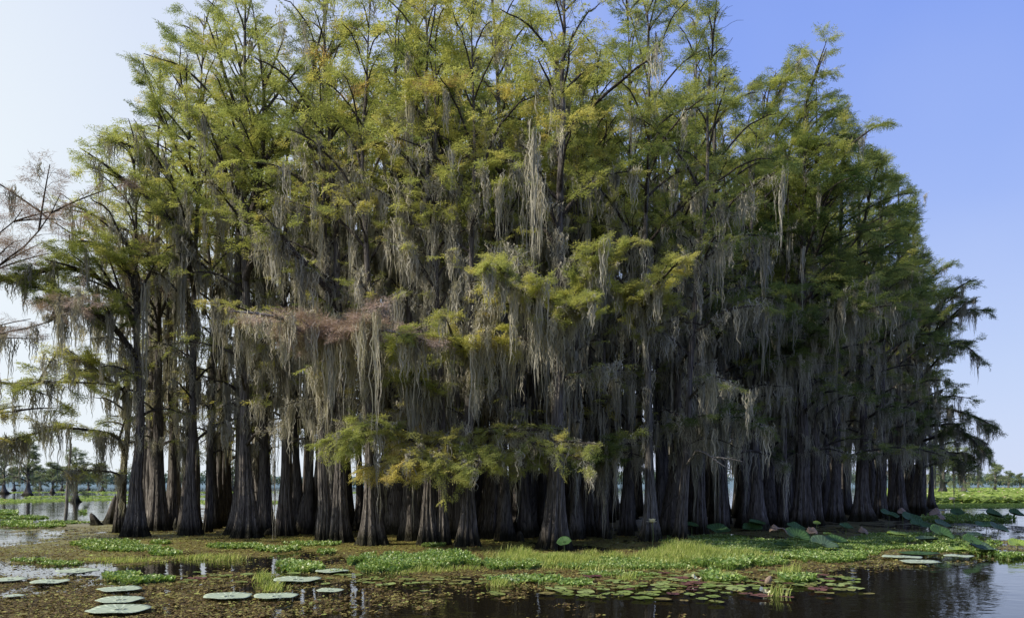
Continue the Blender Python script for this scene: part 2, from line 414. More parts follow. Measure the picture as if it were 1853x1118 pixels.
def trunk_geo(rg, path, rt, rb, H, seg=44, rings=34, lobes=None, flare=1.0, blunt=False):
    g = Geo()
    lobes = lobes or rg.integers(7, 12)
    u = np.linspace(0, 1, rings) ** 1.8
    zs = -.25 + u * (H + .25)
    pz = path[:, 2]
    cx = np.interp(zs, pz, path[:, 0]); cy = np.interp(zs, pz, path[:, 1])
    th = np.arange(seg) * 2 * PI / seg
    zz = np.maximum(zs, 0)
    body = rt * (1 - .93 * (zz / H) ** 1.05) if not blunt else rt * np.sqrt(np.clip(1 - (zz / H) ** 3, 0.004, 1))
    fl = np.exp(-(zz / (.75 * flare)) ** 1.0) * .72 + np.exp(-(zz / (1.9 * flare)) ** 1.5) * .28
    base = body + (rb - rt) * fl
    ph = rg.uniform(0, 6); tw = rg.uniform(-.12, .12)
    low = .5 + .5 * np.sin(th * 2 + ph) * .35 + .22 * np.sin(th * 3 + ph * 2)
    A = np.clip(.62 * np.exp(-(zz / (1.6 * flare)) ** 1.1) + .10, 0, .74)
    TH = th[None] + (tw * zz)[:, None]
    warp = .35 * np.sin(TH * 2 + ph) + .2 * np.sin(TH * 5 + ph * 3)
    lob = np.abs(np.sin(TH * lobes / 2 * 1.0 + warp)) ** .55 - .68
    fine = np.abs(np.sin(TH * (lobes * 1.5 // 1) + 2 * warp + ph)) ** .7 - .62
    r = base[:, None] * (1 + A[:, None] * (lob * 1.1 + fine * .35) + (low[None] - .5) * .3 * A[:, None] * 2)
    toe = np.exp(-zz / .22)[:, None] * np.clip(lob + .4, 0, 1) * (.5 + np.sin(th * 3 + ph * 5) * .5)[None]
    r *= 1 + .22 * toe * (rb > rt * 1.5)
    r *= 1 + rg.normal(size=r.shape) * .010 + .02 * np.sin(TH * 23 + warp * 6)
    V = np.stack([cx[:, None] + r * np.cos(th)[None], cy[:, None] + r * np.sin(th)[None], np.broadcast_to(zs[:, None], r.shape)], -1)
    idx = np.arange(rings * seg).reshape(rings, seg)
    nx = np.roll(idx, -1, 1)
    g.add(V, quads=np.stack([idx[:-1], nx[:-1], nx[1:], idx[1:]], -1).reshape(-1, 4))
    return g

def unit(az, el):
    return np.array([math.cos(az) * math.cos(el), math.sin(az) * math.cos(el), math.sin(el)])

def make_tree(seed, x, y, H, rt, rb, label, lean=(0, 0), bend=0.0, limb_z0=3.0, crown_z0=7.5, cr=3.4, mossd=1.0, bias=(0, 0), tint=.42,
              cull=True, dens=1.0, nl=26, frs=FR_FINE, fs=.42, seg=96, rings=40, bark=None, group=None, paths=(), fol_low=.12, mz=(3, 11), ns=26, mL=.9, flare=1.0,
              cat='tree', folmat=None, mossname='moss', name='cypress_tree', mt=.45, sw=.012, trunk_top=None):
    rg = np.random.default_rng(seed)
    root = empty(name, (x, y, 0)); org = np.array([x, y, 0.])
    tag(root, label, cat, group)
    # spine
    nz = 14; z = np.linspace(-.3, H, nz)
    wob = np.cumsum(rg.normal(size=(nz, 2)) * .05, 0); wob -= wob[0]
    s = np.maximum(z, 0) / H
    px_ = lean[0] * np.maximum(z, 0) + bend * np.sin(s * PI) + wob[:, 0] * (z > .5)
    py_ = lean[1] * np.maximum(z, 0) + wob[:, 1] * (z > .5)
    spine = np.stack([px_, py_, z], 1)
    trunk_geo(rg, spine, rt, rb, H, seg, rings, flare=flare).build('trunk', bark or BARK, root, True)
    G = Geo(); sp = Sprays(); ms = Moss()
    def at(zz): return np.array([np.interp(zz, z, spine[:, 0]), np.interp(zz, z, spine[:, 1]), zz])
    bv = np.array([bias[0], bias[1], 0.])
    zl = limb_z0 + (H * .985 - limb_z0) * (np.linspace(0, 1, nl) ** .85)
    for k, zz in enumerate(zl):
        zz += rg.uniform(-.25, .25); zz = min(zz, H * .985)
        sfrac = (zz - limb_z0) / (H - limb_z0)
        az = k * 2.4 + rg.uniform(-.5, .5)
        el = math.radians(10 + 48 * max(sfrac, 0) ** .7 + rg.uniform(-12, 14))
        d = unit(az, el) + bv * rg.uniform(.3, 1.0); d /= np.linalg.norm(d)
        prof = 1.0 if sfrac < .55 else 1.0 - .62 * (sfrac - .55) / .45
        fd = fol_low + (1 - fol_low) * np.clip((zz - crown_z0 + 1.2) / 2.4, 0, 1)
        L = cr * prof * rg.uniform(.6, 1.15) * (.55 + .45 * fd)
        ok = False
        for sc in (1, .8, .62, .45, .3, .18):
            e = at(zz) + d * L * sc
            if (not cull) or inside((e + org)[None])[0]: ok = True; break
        if not ok: continue
        L *= sc
        n = 8; t = np.linspace(0, 1, n)
        path = at(zz)[None] + d[None] * (L * t)[:, None]
        path[:, 2] += L * (.10 * np.sin(t * PI) - .16 * t ** 2.2 * rg.uniform(0, 1.4))
        path += np.cumsum(rg.normal(size=(n, 3)) * .035 * L / 3, 0) * (t > 0)[:, None]
        md = mossd * float(np.clip((zz - mz[0] + 1) / 1.5, 0, 1) * np.clip((mz[1] + 1.5 - zz) / 4.0, .03, 1))
        rl = max(.018, rt * .30 * (1 - .75 * max(sfrac, 0)) * (L / cr + .3))
        fdd = fd * (1 if rg.random() > .12 else .35) if rg.random() < (.35 + .65 * fd) else 0
        if fd < .5 and fdd == 0: fdd = 0.0
        Gb = Geo() if cull or group else G
        grow(rg, path, rl, Gb, sp, ms, fol=fdd * dens, mossd=md, tint=tint + rg.normal() * .09 + (.25 if rg.random() < .025 else 0), subL=1.35 * (.5 + .5 * L / cr), fs=fs, mL=mL, dens=(1. if fdd > 0 else .6), mt=mt)
        if Gb is not G: Gb.build('branch', TWIG, root, True)
    # moss draped on the trunk itself
    c = int(14 * mossd * (H / 14))
    if c:
        mzv = rg.uniform(mz[0] + .3, min(mz[1], H * .8), c); aa = rg.uniform(0, 6.28, c)
        rr = rt * (1 - .9 * mzv / H) + .04
        cen = np.array([at(q) for q in mzv])
        pp = cen + np.stack([np.cos(aa) * rr, np.sin(aa) * rr, np.zeros(c)], 1)
        ms.add(pp, mL * rg.uniform(.6, 1.5, c), np.full(c, .07), np.stack([-np.sin(aa), np.cos(aa), np.zeros(c)], 1), mt + rg.normal(size=c) * .15)
    # extra hand-placed boughs: dict(pts=[world...], r, fol, moss, tint, ...)
    for kw in paths:
        kw = dict(kw); pts = kw.pop('pts'); nm = kw.pop('name', 'bough'); fr = kw.pop('frs', frs); mat = kw.pop('mat', FOL); wood = kw.pop('wood', TWIG)
        nss = kw.pop('ns', 26); lab = kw.pop('label', None); reps = kw.pop('reps', 0); r = kw.pop('r', .06); swk = kw.pop('sw', .012)
        pts = np.array(pts, float) - org
        h_ = np.linalg.norm(pts[0][:2] - at(max(pts[0][2], .5))[:2]) if name == 'cypress_tree' else 0
        pts = np.concatenate([at(max(pts[0][2] - .7 * h_ - .1, .5))[None], pts[0 if h_ > .5 else 1:]])
        pth = resample(pts, 12)
        pth[1:-1] += np.cumsum(rg.normal(size=(10, 3)) * .02, 0)
        g2 = Geo(); s2 = Sprays(); m2 = Moss()
        grow(rg, pth, r, g2, s2, m2, **kw)
        L = np.linalg.norm(np.diff(pth, axis=0), axis=1).sum()
        for j in range(reps):
            i = int(rg.integers(3, 11)); T = norm(pth[min(i + 1, 11)] - pth[i - 1])
            sd = norm(np.cross(T, [0, 0, 1.])) * (1 if j % 2 else -1)
            dd = norm(T * .8 + sd * rg.uniform(.3, .9) + np.array([0, 0, rg.uniform(-.1, .5)]))
            l2 = L * rg.uniform(.22, .42)
            if x > 15 and not inside((pth[i] + dd * (l2 + .8) + org)[None])[0]: continue
            tt = np.linspace(0, 1, 7)
            p2 = pth[i][None] + dd[None] * (l2 * tt)[:, None]; p2[:, 2] -= .12 * l2 * tt ** 2
            grow(rg, p2, r * .5, g2, s2, m2, **kw)
        b = g2.build('bough', wood, root, True)
        if b is None: continue
        if lab: b['label'] = lab
        fo = Geo(); s2.bake(fo, rg, fr, org, cull=(x > 20)); fo.build('foliage', mat, b)
        mo = Geo(); m2.bake(mo, rg, nss, swk)
        mm = mo.build('moss', MOSS, b)
        if mm: mm['kind'] = 'stuff'
    G.build('branches', TWIG, root, True)
    fo = Geo(); sp.bake(fo, rg, frs, org, cull); fo.build('crown', folmat or FOL, root)
    mo = Geo(); ms.bake(mo, rg, ns, sw)
    o = mo.build('moss', MOSS, root)
    if o: o['kind'] = 'stuff'
    return root

# ------------------------------------------------------------------ sky, sun, camera
SUN_EL = 40.0
to_sun = Vector((-math.cos(math.radians(SUN_EL)) * .95, -0.31 * math.cos(math.radians(SUN_EL)), math.sin(math.radians(SUN_EL)))).normalized()
world = bpy.data.worlds.new('World'); scene.world = world; world.use_nodes = True
nt = world.node_tree
bg = nt.nodes['Background']
sky = nt.nodes.new('ShaderNodeTexSky'); sky.sky_type = 'NISHITA'; sky.sun_disc = False
sky.sun_elevation = math.radians(SUN_EL); sky.sun_rotation = math.radians(-108)
sky.air_density = 1.0; sky.dust_density = 2.0; sky.ozone_density = 3.0
# milky haze toward the sun's side and the horizon, laid over the Nishita sky by direction
tcw = nt.nodes.new('ShaderNodeTexCoord'); sxw = nt.nodes.new('ShaderNodeSeparateXYZ')
nrmn = nt.nodes.new('ShaderNodeVectorMath'); nrmn.operation = 'NORMALIZE'
nt.links.new(tcw.outputs['Generated'], nrmn.inputs[0]); nt.links.new(nrmn.outputs[0], sxw.inputs[0])
hazel = ramp(nt, math_(nt, 'MULTIPLY', math_(nt, 'MAXIMUM', sxw.outputs[2], 0.0), 1.0), [(0.0, (.68, .76, .97)), (.12, (.55, .67, .96)), (.30, (.34, .48, .95)), (.48, (.22, .36, .92)), (1.0, (.10, .2, .55))])
side = math_(nt, 'MULTIPLY_ADD', sxw.outputs[0], -0.5, 0.5)
side = math_(nt, 'ADD', side, math_(nt, 'MULTIPLY', math_(nt, 'MAXIMUM', sxw.outputs[2], 0.0), -0.18))
ff = ramp(nt, side, [(0.30, (0, 0, 0)), (0.44, (.34, .34, .34)), (0.58, (.75, .75, .75)), (0.70, (1, 1, 1))])
hz_ = mixc(nt, ff, hazel, (.87, .94, 1.0))
back = ramp(nt, math_(nt, 'MULTIPLY_ADD', sxw.outputs[1], 0.5, 0.5), [(0.30, (.66, .69, .76)), (0.52, (1, 1, 1))])  # sky dimmed behind the camera, added to reduce fill on the trunks
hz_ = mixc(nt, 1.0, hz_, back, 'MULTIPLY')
wn = noise(nt, 2.2, 3, nrmn.outputs[0])
hz_ = mixc(nt, math_(nt, 'MULTIPLY', math_(nt, 'MAXIMUM', math_(nt, 'SUBTRACT', wn, .42), 0.0), .45), hz_, (.86, .91, .98))
skn = mixc(nt, 1.0, sky.outputs[0], (0.13, 0.13, 0.13), 'MULTIPLY')
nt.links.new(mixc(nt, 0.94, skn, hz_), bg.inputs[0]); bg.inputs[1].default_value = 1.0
sun = bpy.data.lights.new('sun', 'SUN'); sun.energy = 5.0; sun.angle = math.radians(0.5); sun.color = (1.0, 0.93, 0.80)
so = bpy.data.objects.new('sun', sun); COL.objects.link(so)
so.rotation_euler = to_sun.to_track_quat('Z', 'Y').to_euler()

cam = bpy.data.cameras.new('camera'); co = bpy.data.objects.new('camera', cam); COL.objects.link(co)
co.location = (0, 0, CAMH); co.rotation_euler = (PI / 2, 0, 0)
cam.sensor_width = 36; cam.lens = 36 * F / 1853; cam.shift_y = (HZ - 559) / 1853; cam.shift_x = 0
cam.clip_end = 9000; cam.clip_start = .1
scene.camera = co
scene.view_settings.view_transform = 'Standard'; scene.view_settings.look = 'None'; scene.view_settings.exposure = 0
scene.render.film_transparent = False
cy = scene.cycles
cy.max_bounces = 6; cy.diffuse_bounces = 3; cy.glossy_bounces = 3; cy.transmission_bounces = 4; cy.transparent_max_bounces = 4
cy.caustics_reflective = False; cy.caustics_refractive = False

# ------------------------------------------------------------------ water
g = Geo()
g.add([(-4000, -60, 0), (4000, -60, 0), (4000, 6500, 0), (-4000, 6500, 0)], quads=[(0, 1, 2, 3)])
tag(g.build('water', WATER), 'still dark lake water between the floating mats', None, None, 'structure')

# ------------------------------------------------------------------ front trees
# seed, px, base py, trunk width px, base width px, top (None: canopy edge) , options
def outward(px):
    b = (px - 850) / 850.0
    return (b * .75, -.18 - .12 * abs(b))
FRONT = [
 # px, py, tw, bw, topfrac, label, opts
 (218, 964, 17, 34, .62, 'slim cypress pressed against the left side of the leftmost fluted trunk', dict(limb_z0=3.2, crown_z0=5.5, cr=2.2, mossd=1.3)),
 (244, 971, 24, 56, .80, 'leftmost big cypress with a broad fluted base at the grove edge', dict(limb_z0=4, crown_z0=6.5, cr=3.0, mossd=1.0)),
 (285, 960, 25, 44, .93, 'cypress right of the leftmost pair, its base in deep shade', dict(crown_z0=8, cr=3.2, mossd=.9)),
 (314, 957, 13, 26, .75, 'thin cypress between two thicker trunks near the left edge', dict(crown_z0=8, cr=2.0, mossd=1.0)),
 (346, 968, 20, 44, 1.0, 'tall cypress with a rounded flared base and boughs reaching far left', dict(crown_z0=8.2, cr=3.6, mossd=.8)),
 (374, 963, 17, 26, .72, 'straight narrow cypress with hardly any flare beside the rounded base', dict(crown_z0=9, cr=2.0, mossd=1.0)),
 (404, 950, 30, 44, .80, 'dark twisted cypress standing back with a split base of roots', dict(crown_z0=9, cr=2.6, mossd=1.0)),
 (445, 973, 27, 54, 1.0, 'thick cypress beside the bright gap, its base flaring like a bell', dict(crown_z0=9.5, cr=3.8, mossd=.8)),
 (478, 956, 14, 26, .70, 'thin cypress right behind the bell-shaped base', dict(crown_z0=9, cr=2.0, mossd=1.1)),
 (516, 969, 20, 40, .82, 'sunlit cypress in front of the gap left of the moss curtain', dict(crown_z0=9.5, cr=2.6, mossd=1.2)),
 (584, 981, 24, 40, .9, 'rough dark cypress under the dead pinkish bough', dict(crown_z0=9.5, cr=2.8, mossd=1.2)),
 (615, 981, 26, 52, 1.0, 'grooved cypress leaning close to the rough dark trunk', dict(crown_z0=9.2, cr=3.4, mossd=1.2, lean=(-.01, 0))),
 (674, 986, 24, 56, .92, 'cypress with a cone of grooved roots left of the low yellow bough', dict(crown_z0=9.2, cr=3.0, mossd=1.2)),
 (733, 962, 24, 44, .95, 'set-back cypress hidden behind the low yellow bough', dict(crown_z0=9, cr=3.0, mossd=1.2)),
 (778, 986, 22, 46, 1.0, 'left half of the joined cypress pair under the yellow bough', dict(crown_z0=9.0, cr=3.2, mossd=1.1)),
 (803, 986, 19, 42, .85, 'right half of the joined cypress pair under the yellow bough', dict(crown_z0=9.0, cr=2.4, mossd=1.1)),
 (845, 988, 22, 50, .94, 'cypress with a square grooved foot right of the joined pair', dict(crown_z0=9.2, cr=3.0, mossd=1.2)),
 (900, 974, 30, 64, 1.0, 'cypress whose sunlit left flank curves out to the water', dict(crown_z0=9.4, cr=3.2, mossd=1.1, lean=(.008, 0), bend=.3)),
 (1002, 991, 33, 76, 1.0, 'largest cypress with a huge fluted foot behind the single lotus leaf', dict(crown_z0=8.6, cr=3.4, mossd=.9, limb_z0=4.5, lean=(.022, 0))),
 (1064, 970, 19, 34, .92, 'slender cypress just right of the largest fluted foot', dict(crown_z0=8.8, cr=2.8, mossd=1.1)),
 (1092, 972, 15, 30, .85, 'slim shaded cypress with a small cone foot', dict(crown_z0=8.8, cr=2.4, mossd=1.1)),
 (1132, 969, 19, 30, .95, 'dark straight cypress left of the pale smooth trunk', dict(crown_z0=8.6, cr=3.0, mossd=1.0)),
 (1178, 979, 19, 40, 1.0, 'pale smooth branchless cypress behind the yellow lotus flower', dict(crown_z0=8.4, cr=3.4, mossd=.7, limb_z0=6.5, bark='p')),
 (1228, 979, 19, 34, .95, 'cypress leaning right with a dead grey branch', dict(crown_z0=8.0, cr=3.2, mossd=1.0, lean=(.055, 0))),
 (1268, 966, 21, 34, .9, 'shaded cypress behind the lotus leaves, right of the leaning trunk', dict(crown_z0=7.4, cr=2.8)),
 (1306, 962, 25, 42, 1.0, 'stout dark cypress behind the round lotus leaves', dict(crown_z0=7.4, cr=3.4)),
 (1353, 946, 16, 22, .9, 'slim pale cypress with no flare in the dark right half', dict(crown_z0=7.6, cr=3.0, bark='p')),
 (1386, 950, 24, 40, .95, 'shadowy cypress in the dark right half, left of the widest foot there', dict(crown_z0=7.8, cr=3.4)),
 (1412, 946, 20, 34, 1.0, 'tall dark cypress whose top spreads against the blue sky', dict(crown_z0=8.0, cr=3.8)),
 (1452, 953, 28, 50, .95, 'dark wide-footed cypress above the tilted lotus leaf', dict(crown_z0=7.8, cr=3.6)),
 (1478, 951, 20, 36, 1.0, 'dark cypress joined low down to its wide-footed neighbour', dict(crown_z0=8.0, cr=3.6)),
 (1512, 943, 22, 38, .97, 'dark cypress midway along the shaded right side of the grove', dict(crown_z0=8, cr=3.8)),
 (1562, 942, 22, 44, 1.0, 'cypress on the right with sunlight on the left of its foot', dict(crown_z0=7.8, cr=4.0)),
 (1594, 936, 20, 34, .98, 'second of the dark cypresses left of the rightmost trunk', dict(crown_z0=7.4, cr=4.0)),
 (1627, 931, 18, 34, 1.0, 'dark cypress next to the rightmost trunk', dict(crown_z0=7.0, cr=4.4, limb_z0=3.5)),
 (1660, 925, 18, 38, 1.0, 'rightmost cypress with long drooping boughs over open water', dict(crown_z0=5.5, cr=4.8, limb_z0=3.0)),
]
B = {}
def bough(i, *pts, **kw): B.setdefault(i, []).append(dict(pts=[P(*p) for p in pts], **kw))
# left edge
bough(0, (226, 793, 28.8), (190, 778, 28), (150, 775, 27.5), (95, 768, 27), (40, 788, 26.5), (5, 815, 26.3), r=.07, fol=.9, mossd=1.4, mL=1.1, tint=.56, reps=3)
bough(0, (226, 858, 28.6), (185, 850, 27.8), (130, 850, 27), (95, 846, 26.5), r=.05, fol=.35, mossd=1.6, mL=.9, tint=.62, subL=.8)
bough(0, (228, 700, 28.8), (190, 690, 28), (150, 640, 27.4), (110, 660, 27), r=.06, fol=1.3, mossd=1.2, mL=1.0, tint=.56, reps=4)
bough(1, (247, 640, 27.6), (215, 600, 27), (185, 568, 26.5), (140, 560, 26), (60, 520, 25.5), r=.11, fol=1.3, mossd=1.0, tint=.46, reps=6, subL=1.1, mL=1.0)
bough(1, (247, 590, 27.6), (230, 540, 27), (180, 500, 26.5), (110, 480, 26), (30, 500, 25.6), r=.09, fol=1.4, mossd=.4, tint=.44, reps=7, subL=1.1)
bough(1, (250, 540, 27.6), (230, 490, 27), (190, 450, 26.5), (140, 440, 26), r=.07, fol=1.3, mossd=.3, tint=.46, reps=4)
bough(4, (345, 480, 27.6), (310, 400, 27.3), (262, 345, 27), (200, 305, 26.7), (155, 300, 26.5), r=.10, fol=.9, mossd=.5, tint=.46, reps=4)
bough(4, (340, 440, 27.6), (315, 330, 27.5), (265, 285, 27.3), (215, 250, 27), (175, 245, 27), r=.09, fol=.8, mossd=.6, tint=.50, reps=4)
bough(4, (335, 300, 27.6), (300, 230, 27.5), (272, 160, 27.3), (258, 105, 27), r=.045, fol=.9, mossd=0, tint=.42, reps=4)
bough(4, (340, 300, 27.6), (345, 200, 27.5), (320, 130, 27.3), (328, 75, 27), r=.045, fol=.9, mossd=0, tint=.40, reps=4)
bough(2, (288, 560, 29), (240, 490, 28.6), (170, 440, 28.2), (110, 420, 28), (60, 370, 27.8), r=.05, fol=.5, frs=FR_DRY, mat=DRY, mossd=.4, subL=1.3, reps=5, dens=1.6)
bough(2, (288, 500, 29), (260, 430, 28.8), (200, 400, 28.6), (140, 390, 28.4), (110, 350, 28), r=.06, fol=.25, mossd=.5, subL=1.3, reps=4, dens=1.4, tint=.3)
bough(7, (470, 330, 25.8), (440, 230, 25.6), (400, 130, 25.5), (385, 30, 25.4), r=.075, fol=.8, mossd=0, tint=.42, reps=4)
bough(7, (475, 330, 25.8), (480, 200, 25.6), (470, 100, 25.5), (455, 0, 25.4), r=.075, fol=.8, mossd=0, tint=.46, reps=4)
bough(7, (475, 300, 25.8), (520, 210, 25.6), (570, 130, 25.5), (610, 50, 25.4), r=.075, fol=.8, mossd=0, tint=.46, reps=4)
bough(7, (470, 420, 25.8), (420, 330, 25.4), (370, 270, 25.2), (350, 200, 25), r=.10, fol=.8, mossd=.25, tint=.50, reps=4)
# pale diagonal bough and the dead pinkish bough with its curtain of moss
bough(11, (628, 560, 24.6), (600, 525, 24.2), (560, 480, 23.8), (520, 430, 23.5), (440, 400, 23.2), r=.12, fol=.35, mossd=1.3, mL=1.0, tint=.5, subL=1.1, mt=.5, reps=1)
bough(11, (615, 640, 24.6), (590, 615, 23.2), (560, 600, 22), (520, 580, 21.2), (490, 565, 20.8), r=.09, fol=1.2, mossd=1.3, mL=.9, mt=.85, frs=FR_DRY, mat=DRY, wood=BONE, reps=8, subL=.8, ns=26, label='dead pinkish bough thick with pale moss')
bough(11, (615, 640, 24.6), (620, 615, 22.8), (645, 605, 21.6), (675, 600, 21), (695, 592, 20.8), r=.08, fol=1.2, mossd=1.3, mL=.9, mt=.85, frs=FR_DRY, mat=DRY, wood=BONE, reps=7, subL=.75, ns=26)
bough(9, (516, 640, 26.5), (490, 590, 25.6), (450, 560, 25), (400, 545, 24.5), (370, 550, 24.2), r=.06, fol=.9, mossd=1.4, tint=.62, reps=2, subL=.9)
# low yellow-orange boughs over the water
bough(14, (778, 800, 24), (740, 780, 23), (700, 775, 22.3), (650, 785, 21.8), (625, 810, 21.5), r=.06, fol=1.2, mossd=.9, mL=.5, fs=.36, dens=1.3, tint=.50, reps=5, droop=.4, subL=.9)
bough(14, (778, 810, 24), (770, 800, 23), (750, 820, 22), (720, 850, 21.5), (690, 860, 21.2), r=.05, fol=1.2, mossd=1.0, mL=.5, fs=.36, dens=1.3, tint=.74, reps=5, droop=.5, subL=.9)
bough(15, (803, 790, 24), (800, 790, 22.8), (800, 820, 21.8), (810, 855, 21.2), r=.05, fol=1.2, mossd=.8, mL=.5, fs=.36, dens=1.3, tint=.68, reps=4, droop=.5, subL=.9)
bough(16, (845, 820, 23.5), (850, 810, 22.5), (870, 830, 21.8), (850, 850, 21.2), r=.05, fol=.9, mossd=.8, mL=.5, fs=.36, dens=1.3, tint=.5, reps=3, droop=.4, subL=.8)
bough(17, (905, 780, 26), (915, 770, 24), (940, 775, 22.5), (958, 800, 21.8), (970, 815, 21.5), r=.05, fol=1.0, mossd=1.2, mL=.5, fs=.3, dens=1.2, tint=.58, reps=5, droop=.35, subL=.8, mt=.65)
bough(17, (905, 830, 26), (920, 815, 24), (935, 820, 23), (950, 850, 22.5), r=.05, fol=1.2, mossd=1.0, mL=.5, fs=.36, dens=1.3, tint=.62, reps=3, droop=.35, subL=.7)
# bright boughs in the sun, middle of the picture
bough(18, (1012, 600, 23), (1025, 560, 22), (1050, 520, 21.4), (1080, 480, 21), (1098, 452, 20.8), r=.09, fol=1.6, mossd=.5, mL=.7, tint=.60, reps=6, subL=.65, dens=1.4, fs=.34)
bough(18, (1012, 610, 23), (990, 575, 21.6), (950, 535, 20.6), (900, 515, 20), (850, 510, 19.6), r=.09, fol=1.3, mossd=1.2, mL=.7, tint=.58, reps=6, subL=.55, mt=.6, dens=1.3, fs=.34)
bough(18, (1012, 620, 23), (1030, 580, 21.4), (1050, 560, 20.2), (1080, 545, 19.5), r=.07, fol=1.3, mossd=1.4, mL=.7, tint=.62, reps=4, subL=.45, mt=.6, dens=1.3, fs=.34)
bough(22, (1180, 610, 25.2), (1170, 560, 23.4), (1185, 520, 22.2), (1220, 490, 21.4), (1238, 465, 21), r=.08, fol=1.5, mossd=.8, mL=.7, tint=.56, reps=6, subL=.55, dens=1.4, fs=.34)
bough(16, (848, 680, 23.4), (860, 650, 22.2), (820, 620, 21.4), (760, 615, 21), (735, 625, 20.8), r=.07, fol=1.2, mossd=1.2, mL=.8, tint=.54, reps=5, subL=.6, mt=.6, dens=1.2, fs=.34)
bough(16, (848, 680, 23.4), (865, 640, 22), (880, 605, 21.2), (900, 590, 20.8), r=.06, fol=1.0, mossd=1.2, mL=.9, tint=.62, reps=4, subL=.7, mt=.65, dens=1.3)
bough(14, (780, 720, 24), (770, 700, 23.2), (745, 690, 22.6), (715, 685, 22.2), r=.05, fol=.9, mossd=1.6, tint=.45, reps=3, subL=.7)
bough(20, (1092, 850, 26.5), (1090, 830, 25.2), (1070, 820, 24.2), (1030, 825, 23.6), r=.04, fol=.8, mossd=.8, tint=.2, reps=2, subL=.7)
bough(20, (1092, 830, 26.5), (1100, 810, 25.2), (1125, 805, 24.4), r=.04, fol=.8, mossd=.8, tint=.2, reps=2, subL=.7)
# bare grey dead branch
bough(23, (1240, 830, 25.3), (1262, 812, 24.6), (1290, 828, 24), (1322, 850, 23.6), r=.045, fol=0, mossd=0, wood=BONE, subL=.6, dens=.5, label='bare grey dead branch', reps=1)
# right side, dark drooping boughs
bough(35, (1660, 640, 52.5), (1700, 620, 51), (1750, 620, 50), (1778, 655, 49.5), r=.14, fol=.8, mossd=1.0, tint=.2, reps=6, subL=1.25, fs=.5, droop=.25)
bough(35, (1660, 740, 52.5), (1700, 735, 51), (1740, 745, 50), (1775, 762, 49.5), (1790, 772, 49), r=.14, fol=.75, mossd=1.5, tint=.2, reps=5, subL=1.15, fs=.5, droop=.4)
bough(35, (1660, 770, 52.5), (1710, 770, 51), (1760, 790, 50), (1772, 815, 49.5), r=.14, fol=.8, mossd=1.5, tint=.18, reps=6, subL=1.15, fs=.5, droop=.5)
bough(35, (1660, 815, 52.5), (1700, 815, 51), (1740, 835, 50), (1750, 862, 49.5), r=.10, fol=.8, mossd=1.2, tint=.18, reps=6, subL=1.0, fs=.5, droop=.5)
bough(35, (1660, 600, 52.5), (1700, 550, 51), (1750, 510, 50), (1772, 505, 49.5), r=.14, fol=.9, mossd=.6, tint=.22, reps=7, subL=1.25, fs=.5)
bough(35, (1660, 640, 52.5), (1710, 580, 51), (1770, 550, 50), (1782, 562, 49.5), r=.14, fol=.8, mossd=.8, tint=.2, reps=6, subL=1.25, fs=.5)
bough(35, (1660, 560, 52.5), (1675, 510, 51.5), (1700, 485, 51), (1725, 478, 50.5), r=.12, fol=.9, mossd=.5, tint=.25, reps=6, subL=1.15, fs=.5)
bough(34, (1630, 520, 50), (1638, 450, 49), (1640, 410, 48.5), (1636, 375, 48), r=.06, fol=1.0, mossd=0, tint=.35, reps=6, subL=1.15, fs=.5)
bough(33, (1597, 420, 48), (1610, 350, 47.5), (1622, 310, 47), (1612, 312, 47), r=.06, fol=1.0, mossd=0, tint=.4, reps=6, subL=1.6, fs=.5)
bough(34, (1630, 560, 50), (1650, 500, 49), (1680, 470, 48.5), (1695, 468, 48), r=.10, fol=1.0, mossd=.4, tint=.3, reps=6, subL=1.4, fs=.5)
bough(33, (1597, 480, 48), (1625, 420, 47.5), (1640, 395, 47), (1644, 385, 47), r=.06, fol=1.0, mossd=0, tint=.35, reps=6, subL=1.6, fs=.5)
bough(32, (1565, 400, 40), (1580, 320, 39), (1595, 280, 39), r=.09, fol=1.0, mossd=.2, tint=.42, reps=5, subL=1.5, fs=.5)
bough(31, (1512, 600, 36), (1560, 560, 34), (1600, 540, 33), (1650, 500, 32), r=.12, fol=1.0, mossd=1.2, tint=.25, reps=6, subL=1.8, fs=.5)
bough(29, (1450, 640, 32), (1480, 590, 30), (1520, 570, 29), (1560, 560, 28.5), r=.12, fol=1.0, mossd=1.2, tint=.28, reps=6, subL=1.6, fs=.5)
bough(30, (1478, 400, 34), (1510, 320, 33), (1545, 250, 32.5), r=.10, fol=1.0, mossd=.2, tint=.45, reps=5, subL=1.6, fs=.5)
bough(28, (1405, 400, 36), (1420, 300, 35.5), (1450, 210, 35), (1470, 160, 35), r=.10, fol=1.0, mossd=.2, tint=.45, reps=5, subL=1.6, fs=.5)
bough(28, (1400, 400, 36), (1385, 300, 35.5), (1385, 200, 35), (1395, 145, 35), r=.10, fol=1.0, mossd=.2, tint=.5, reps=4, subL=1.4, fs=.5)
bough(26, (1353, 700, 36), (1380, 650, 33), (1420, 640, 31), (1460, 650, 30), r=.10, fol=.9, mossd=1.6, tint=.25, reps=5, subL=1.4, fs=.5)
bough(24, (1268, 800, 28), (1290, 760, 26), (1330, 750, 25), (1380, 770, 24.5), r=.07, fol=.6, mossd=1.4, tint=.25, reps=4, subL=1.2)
bough(25, (1306, 600, 30), (1330, 560, 28), (1370, 530, 27), (1400, 540, 26), r=.10, fol=1.0, mossd=1.6, tint=.28, reps=6, subL=1.3)

